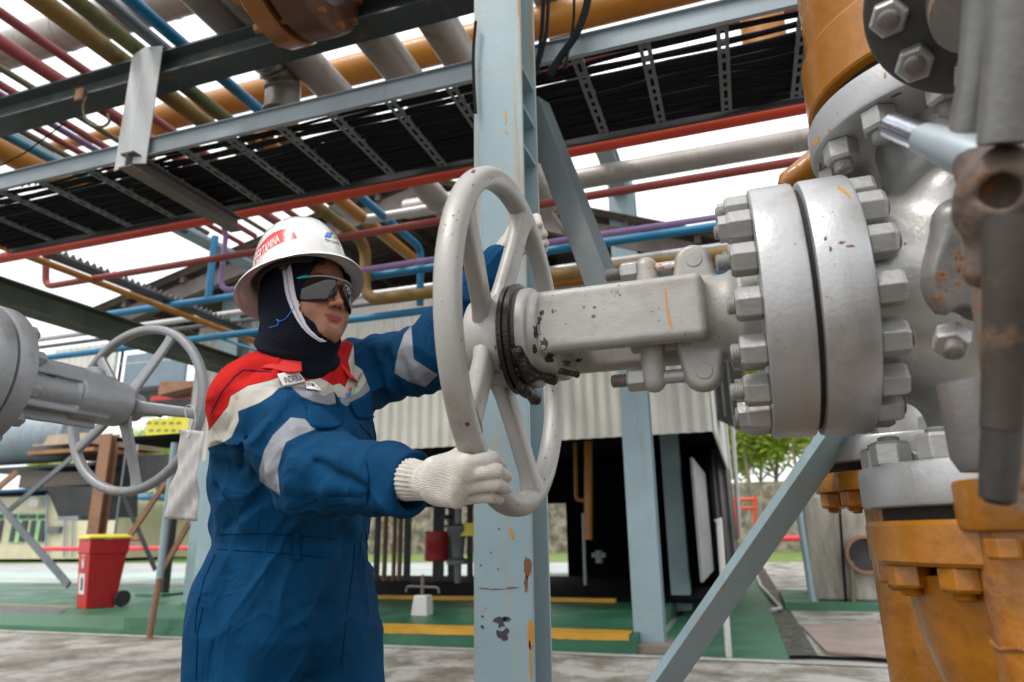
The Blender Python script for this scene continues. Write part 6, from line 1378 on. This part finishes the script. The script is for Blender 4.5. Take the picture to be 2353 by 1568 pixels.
for s in (-1, 1): MB().lathe([(0, -.03), (.11, -.03), (.12, -.02), (.12, .02), (.11, .03), (0, .03)], bl(s*.27, .36, .12), (cb2, sb2, 0), 24).build('wheel', M['black'], bt)
MB().tube([bl(-.26, .52, .98), bl(.26, .52, .98)], .02, 8).build('handle', bred, bt)
wl_ = paint('label_white', (.7, .7, .68), .5)
def bq(x0, z0, x1, z1_, nm, mat, o=.006):
    def dd(z): return -(d0+(d1*.95-d0)*z/.78)+.1-o
    return MB().add([bl(x0, dd(z0), z0), bl(x1, dd(z0), z0), bl(x1, dd(z1_), z1_), bl(x0, dd(z1_), z1_)], [(0, 1, 2, 3)]).build(nm, mat, bt, smooth=False)
bq(-.13, .20, .10, .50, 'label', wl_); bq(-.05, .26, .03, .44, 'label_mark', inkd, .009); bq(-.09, .56, .07, .74, 'pictogram', paint('label_pink', (.6, .18, .16), .5)); bq(-.04, .59, .03, .70, 'pictogram_mark', wl_, .009)
for k in range(6): bq(-.10+k*.03, .775-.02, -.08+k*.03, .775+.0, 'letter_stroke', wl_, .008)
# cream office with green windows
Yo = 25.0; of = thing('office_building', 'cream office building with green framed windows and blue roof edge at the far left', 'building', PY(120, 1280, Yo)*[1, 1, 0])
cw = paint('cream_render', (.60, .55, .38), .8, var=.06, dirt=.15); wpan(-200, 1286, 277, 1132, Yo, cw, 'wall', of, 6)
wpan(-200, 1136, 110, 1121, Yo-1.2, paint('blue_roof_edge', (.05, .22, .5), .5), 'roof_edge', of, 7); wpan(246, 1146, 340, 1137, Yo-1.0, bpy.data.materials['blue_roof_edge'], 'roof_edge', of, 6)
wf = paint('green_window_frame', (.30, .55, .25), .5); gls = paint('dark_window_glass', (.02, .03, .035), .1, var=.02, dirt=0)
for x0 in (-90, -38, 18, 62):
    f = wpan(x0-1, 1248, x0+46, 1179, Yo-.06, wf, 'window', of, .1)
    for a, c_ in ((2, 21), (24, 44)):
        wpan(x0+a, 1245, x0+c_, 1196, Yo-.09, gls, 'pane', f, .06); wpan(x0+a, 1193, x0+c_, 1182, Yo-.09, gls, 'pane', f, .06)
wpan(64, 1165, 88, 1147, Yo-.4, M['white'], 'air_conditioner', of, .4); wpan(106, 1226, 136, 1210, Yo-.2, M['dark_galv'], 'wall_box', of, .2)
for x in (108, 150, 168): MB().tube([PY(x, 1135, Yo-.15), PY(x-3, 1280, Yo-.15)], .05, 8).build('down_pipe', M['galv'], of)
# trees
leafm, n_, l_, b_ = mat_new('leaves'); N = NB(leafm); oi = N.node('ShaderNodeNewGeometry').outputs['Random Per Island']
l_.new(N.mix(oi, (.16, .25, .02), (.45, .54, .08)), b_.inputs['Base Color']); b_.inputs['Roughness'].default_value = .6
tl2 = N.node('ShaderNodeBsdfTranslucent'); tl2.inputs[0].default_value = (.40, .55, .06, 1); mxs = N.node('ShaderNodeMixShader'); mxs.inputs[0].default_value = .35; l_.new(b_.outputs[0], mxs.inputs[1]); l_.new(tl2.outputs[0], mxs.inputs[2]); l_.new(mxs.outputs[0], leafm.node_tree.nodes['Material Output'].inputs[0])
barkm = paint('pale_bark', (.28, .24, .16), .85, var=.2, dirt=.4)
def tree_meshes(seed, h, spread, base_h, nleaf):
    R_ = random.Random(seed); tb_ = MB(); ends = []
    def limb(p, d, L, r, lev):
        pts = [p]; q = p; dd = d
        for i in range(4): dd = nrm(dd+np.array([R_.gauss(0, .12), R_.gauss(0, .12), R_.gauss(.05, .06)])); q = q+dd*L/4; pts.append(q)
        tb_.tube(pts, [r*(1-.15*i) for i in range(5)], 7)
        if lev == 0: ends.extend(pts[1:]); return
        for k in range(3 if lev == 1 else 8):
            a = R_.uniform(0, 6.28); i = R_.choice([1, 2, 3, 4] if lev == 2 else [2, 3, 4]); limb(pts[i], nrm(dd*.7+np.array([math.cos(a)*spread, math.sin(a)*spread, R_.uniform(-.1, .5)])), L*R_.uniform(.45, .65), r*.45, lev-1)
    limb(np.zeros(3), np.array([0, 0, 1.0]), h*.62, .11, 2)
    lv_ = MB()
    for i in range(nleaf):
        e = ends[R_.randrange(len(ends))]
        if e[2] < base_h: continue
        c = e+np.array([R_.gauss(0, .5), R_.gauss(0, .5), R_.gauss(0, .45)]); s = R_.uniform(.10, .21); a = nrm([R_.gauss(0, 1), R_.gauss(0, 1), R_.gauss(0, .6)]); b2 = nrm(np.cross(a, [R_.gauss(0, 1), R_.gauss(0, 1), R_.gauss(0, 1)]))
        lv_.add([c-a*s, c+b2*s*.45, c+a*s, c-b2*s*.45], [(0, 1, 2, 3)])
    return tb_, lv_
protos = []
for sd_i, (h, sp_, bh, nl) in enumerate(((9.5, .8, 1.5, 6000), (8.0, 1.0, 1.2, 6000), (11, .55, 2.0, 5500))):
    t_, lf = tree_meshes(20+sd_i, h, sp_, bh, nl)
    rt_ = thing('tree', 'x', 'tree', (0, 0, 0)); o1 = make('trunk', t_.v, t_.f, barkm); o1.parent = rt_; o2 = make('crown', lf.v, lf.f, leafm, smooth=False); o2.parent = rt_; protos.append((rt_, o1, o2))
spots = [(1640, 36.5, 0), (1690, 38, 1), (1735, 35.5, 2), (1785, 39, 1), (1835, 36, 0), (1760, 44, 0), (1665, 45, 1), (1880, 42, 2), (300, 36, 1), (345, 39, 0), (392, 36, 2), (432, 41, 1), (255, 42, 0), (905, 37, 1), (985, 38, 0), (1040, 37, 2), (180, 46, 1), (100, 46, 0)]
where = ['beyond the stone wall just right of the shed', 'with spreading crown left of the bent trunk at the right', 'tall and slim in the middle of the right gap', 'beyond the wall above the red rail at the right', 'behind the lower right steel brace', 'far back in the right gap', 'farthest back beside the hood', 'behind the ochre flange at the right', 'left one behind the office corner', 'behind the braced skid legs', 'slim one behind the stand pipe', 'behind the blue post', 'above the office roof', 'left one seen through the shed opening', 'right one seen through the shed opening', 'hidden behind the shed valve', 'far back over the office', 'far back at the left edge']
for i, (x, Y, k) in enumerate(spots):
    rt_, o1, o2 = protos[k]
    if i in (0, 1, 2) and k == i: r_, u1, u2 = rt_, o1, o2
    else:
        r_ = rt_.copy(); COL.objects.link(r_)
        for o_ in (o1, o2): c_ = o_.copy(); COL.objects.link(c_); c_.parent = r_
    p = PY(x, 1210, Y); r_.location = (p[0], Y, 2.2 if Y > 35 else 0); r_.rotation_euler = (0, 0, i*1.7); s = [.62, .7, .66, .75, .6][i % 5] if x < 600 or 880 < x < 1100 else [.9, 1.05, .95, 1.1][i % 4]; r_.scale = (s, s, s)
    tag(r_, 'light green tree '+where[i], 'tree', 'trees beyond the stone wall')
sheet('hillside', [(-90, 34.7), (90, 34.7), (90, 60), (-90, 60)], 2.7, grass)
# ================================================================== paint drips, rust spots and smears on the castings
def bvh_of(o):
    off = Vector(wloc(o)); me = o.data
    return BVHTree.FromPolygons([tuple(v.co+off) for v in me.vertices], [tuple(p.vertices) for p in me.polygons])
def mark(bvh, pts, parent, mat, name='paint_mark', off=.0006):
    P = []
    n = len(pts); c = np.mean(np.array(pts), 0); H = [hit(bvh, *p, off) for p in pts]; h0 = hit(bvh, c[0], c[1], off)
    if h0 is None or any(h is None for h in H): return
    return make(name, [h0]+H, [(0, i+1, (i+1) % n+1) for i in range(n)], mat, parent, smooth=False)
def child(root, name): return [o for o in root.children if o.name.split('.')[0] == name]
yk = child(gv, 'yoke')[0]; by_ = bvh_of(yk); bd = child(gv, 'body')[0]; bb_ = bvh_of(bd); f1 = child(gv, 'bonnet_flange')[0]; f2 = child(gv, 'body_flange')[0]; bf1, bf2 = bvh_of(f1), bvh_of(f2)
wh = child(gv, 'handwheel')[0]; bw = bvh_of(wh); ef = child(gv, 'end_flange')
for p_ in ([(1527, 664), (1530, 664), (1534, 700), (1539, 735), (1547, 756), (1543, 757), (1534, 738), (1530, 700)], [(1531, 712), (1536, 712), (1541, 735), (1536, 736)]): mark(by_, p_, yk, MOC)
for c_ in ((1366, 707, 4, 3), (1364, 727, 5, 3), (1425, 678, 3, 2), (1270, 715, 2, 6)): mark(by_, blob(*c_, int(c_[0]), 9), yk, MRU)
for c_ in ((1235, 760, 9, 16), (1250, 790, 8, 12), (1262, 822, 12, 9), (1240, 735, 5, 9), (1300, 835, 12, 5), (1245, 720, 4, 6), (1330, 828, 7, 4), (1228, 800, 6, 10)): mark(by_, blob(*c_, int(c_[0])+3, 12, .5), yk, greasem, 'grease_smear')
R_ = random.Random(91)
for k in range(22):
    x = R_.uniform(1230, 1700); y = R_.uniform(655, 800); mark(by_, blob(x, y, R_.uniform(.7, 1.7), R_.uniform(.7, 1.5), k, 7, .5), yk, MPB if R_.random() < .6 else MRU, 'paint_chip')
for k in range(30):
    b_, f_ = (bf1, f1) if R_.random() < .5 else (bf2, f2); x = R_.uniform(1760, 1980); y = R_.uniform(445, 960); mark(b_, blob(x, y, R_.uniform(.7, 2), R_.uniform(.7, 1.8), k+50, 7, .5), f_, MPB if R_.random() < .5 else MRU, 'paint_chip')
for c_ in ((1932, 558, 6, 3), (1908, 572, 3, 7), (1955, 566, 8, 2.5), (1896, 548, 3, 4), (1822, 588, 2, 3)): mark(bf2, blob(*c_, int(c_[1]), 9, .5), f2, MRU)
mark(bf2, [(1925, 428), (1935, 430), (1945, 438), (1955, 452), (1953, 456), (1944, 446), (1932, 436), (1924, 433)], f2, MOC)
mark(bb_, [(2035, 535), (2040, 534), (2044, 550), (2046, 566), (2041, 567), (2037, 550)], bd, MOC)
for c_ in ((2150, 1002, 4, 5), (2125, 1010, 3, 4), (2172, 990, 3, 4), (2080, 560, 3, 3), (2105, 985, 3, 5)): mark(bb_, blob(*c_, int(c_[1]), 8, .4), bd, MRU)
for k in range(46):
    a = R_.uniform(0, 6.283); q = WC+np.array([R_.uniform(-.018, .018), math.cos(a)*WR, math.sin(a)*WR]); c = (q-CAM)@RW; x, y = CX+F*c[0]/-c[2], CY-F*c[1]/-c[2]
    m_ = R_.random(); s_ = R_.uniform(.7, 2.0); mark(bw, blob(x, y, s_, s_*R_.uniform(.7, 1.4), k+200, 7, .5), wh, MPB if m_ < .8 else (MRU if m_ < .9 else MOC), 'paint_chip')
for c_ in ((1092, 388, 14, 4), (1075, 395, 8, 3), (1088, 395, 5, 5)): mark(bw, blob(*c_, int(c_[0]), 12, .5, .3), wh, MPB, 'paint_chip')
for sp_o in child(wh, 'spoke'):
    bs = bvh_of(sp_o)
    for k in range(26):
        x, y = R_.uniform(1060, 1270), R_.uniform(450, 1150); mark(bs, blob(x, y, R_.uniform(.7, 1.9), R_.uniform(.7, 1.9), k+400, 7, .5), sp_o, MPB if R_.random() < .6 else MRU, 'paint_chip')
hb2 = child(wh, 'hub')[0]; bh = bvh_of(hb2)
for k in range(16): mark(bh, blob(R_.uniform(1100, 1160), R_.uniform(700, 880), R_.uniform(1.5, 4), R_.uniform(1.5, 4), k+600, 8, .5), hb2, greasem if R_.random() < .5 else MRU, 'grease_smear')
for e in ef:
    be = bvh_of(e)
    for p_ in ([(1868, 330), (1873, 322), (1880, 312), (1884, 316), (1878, 330), (1876, 360), (1873, 362), (1872, 336)], blob(2034, 175, 2.5, 7, 5, 8), blob(1905, 300, 3, 4, 6, 8), blob(1925, 262, 2, 3, 7, 8)): mark(be, p_, e, MOC)
    for p_ in (blob(1912, 338, 12, 3, 8, 9, .4, .5), blob(1885, 382, 3, 9, 9, 8), blob(2060, 218, 14, 2.5, 10, 9, .3, .4)): mark(be, p_, e, MRU)
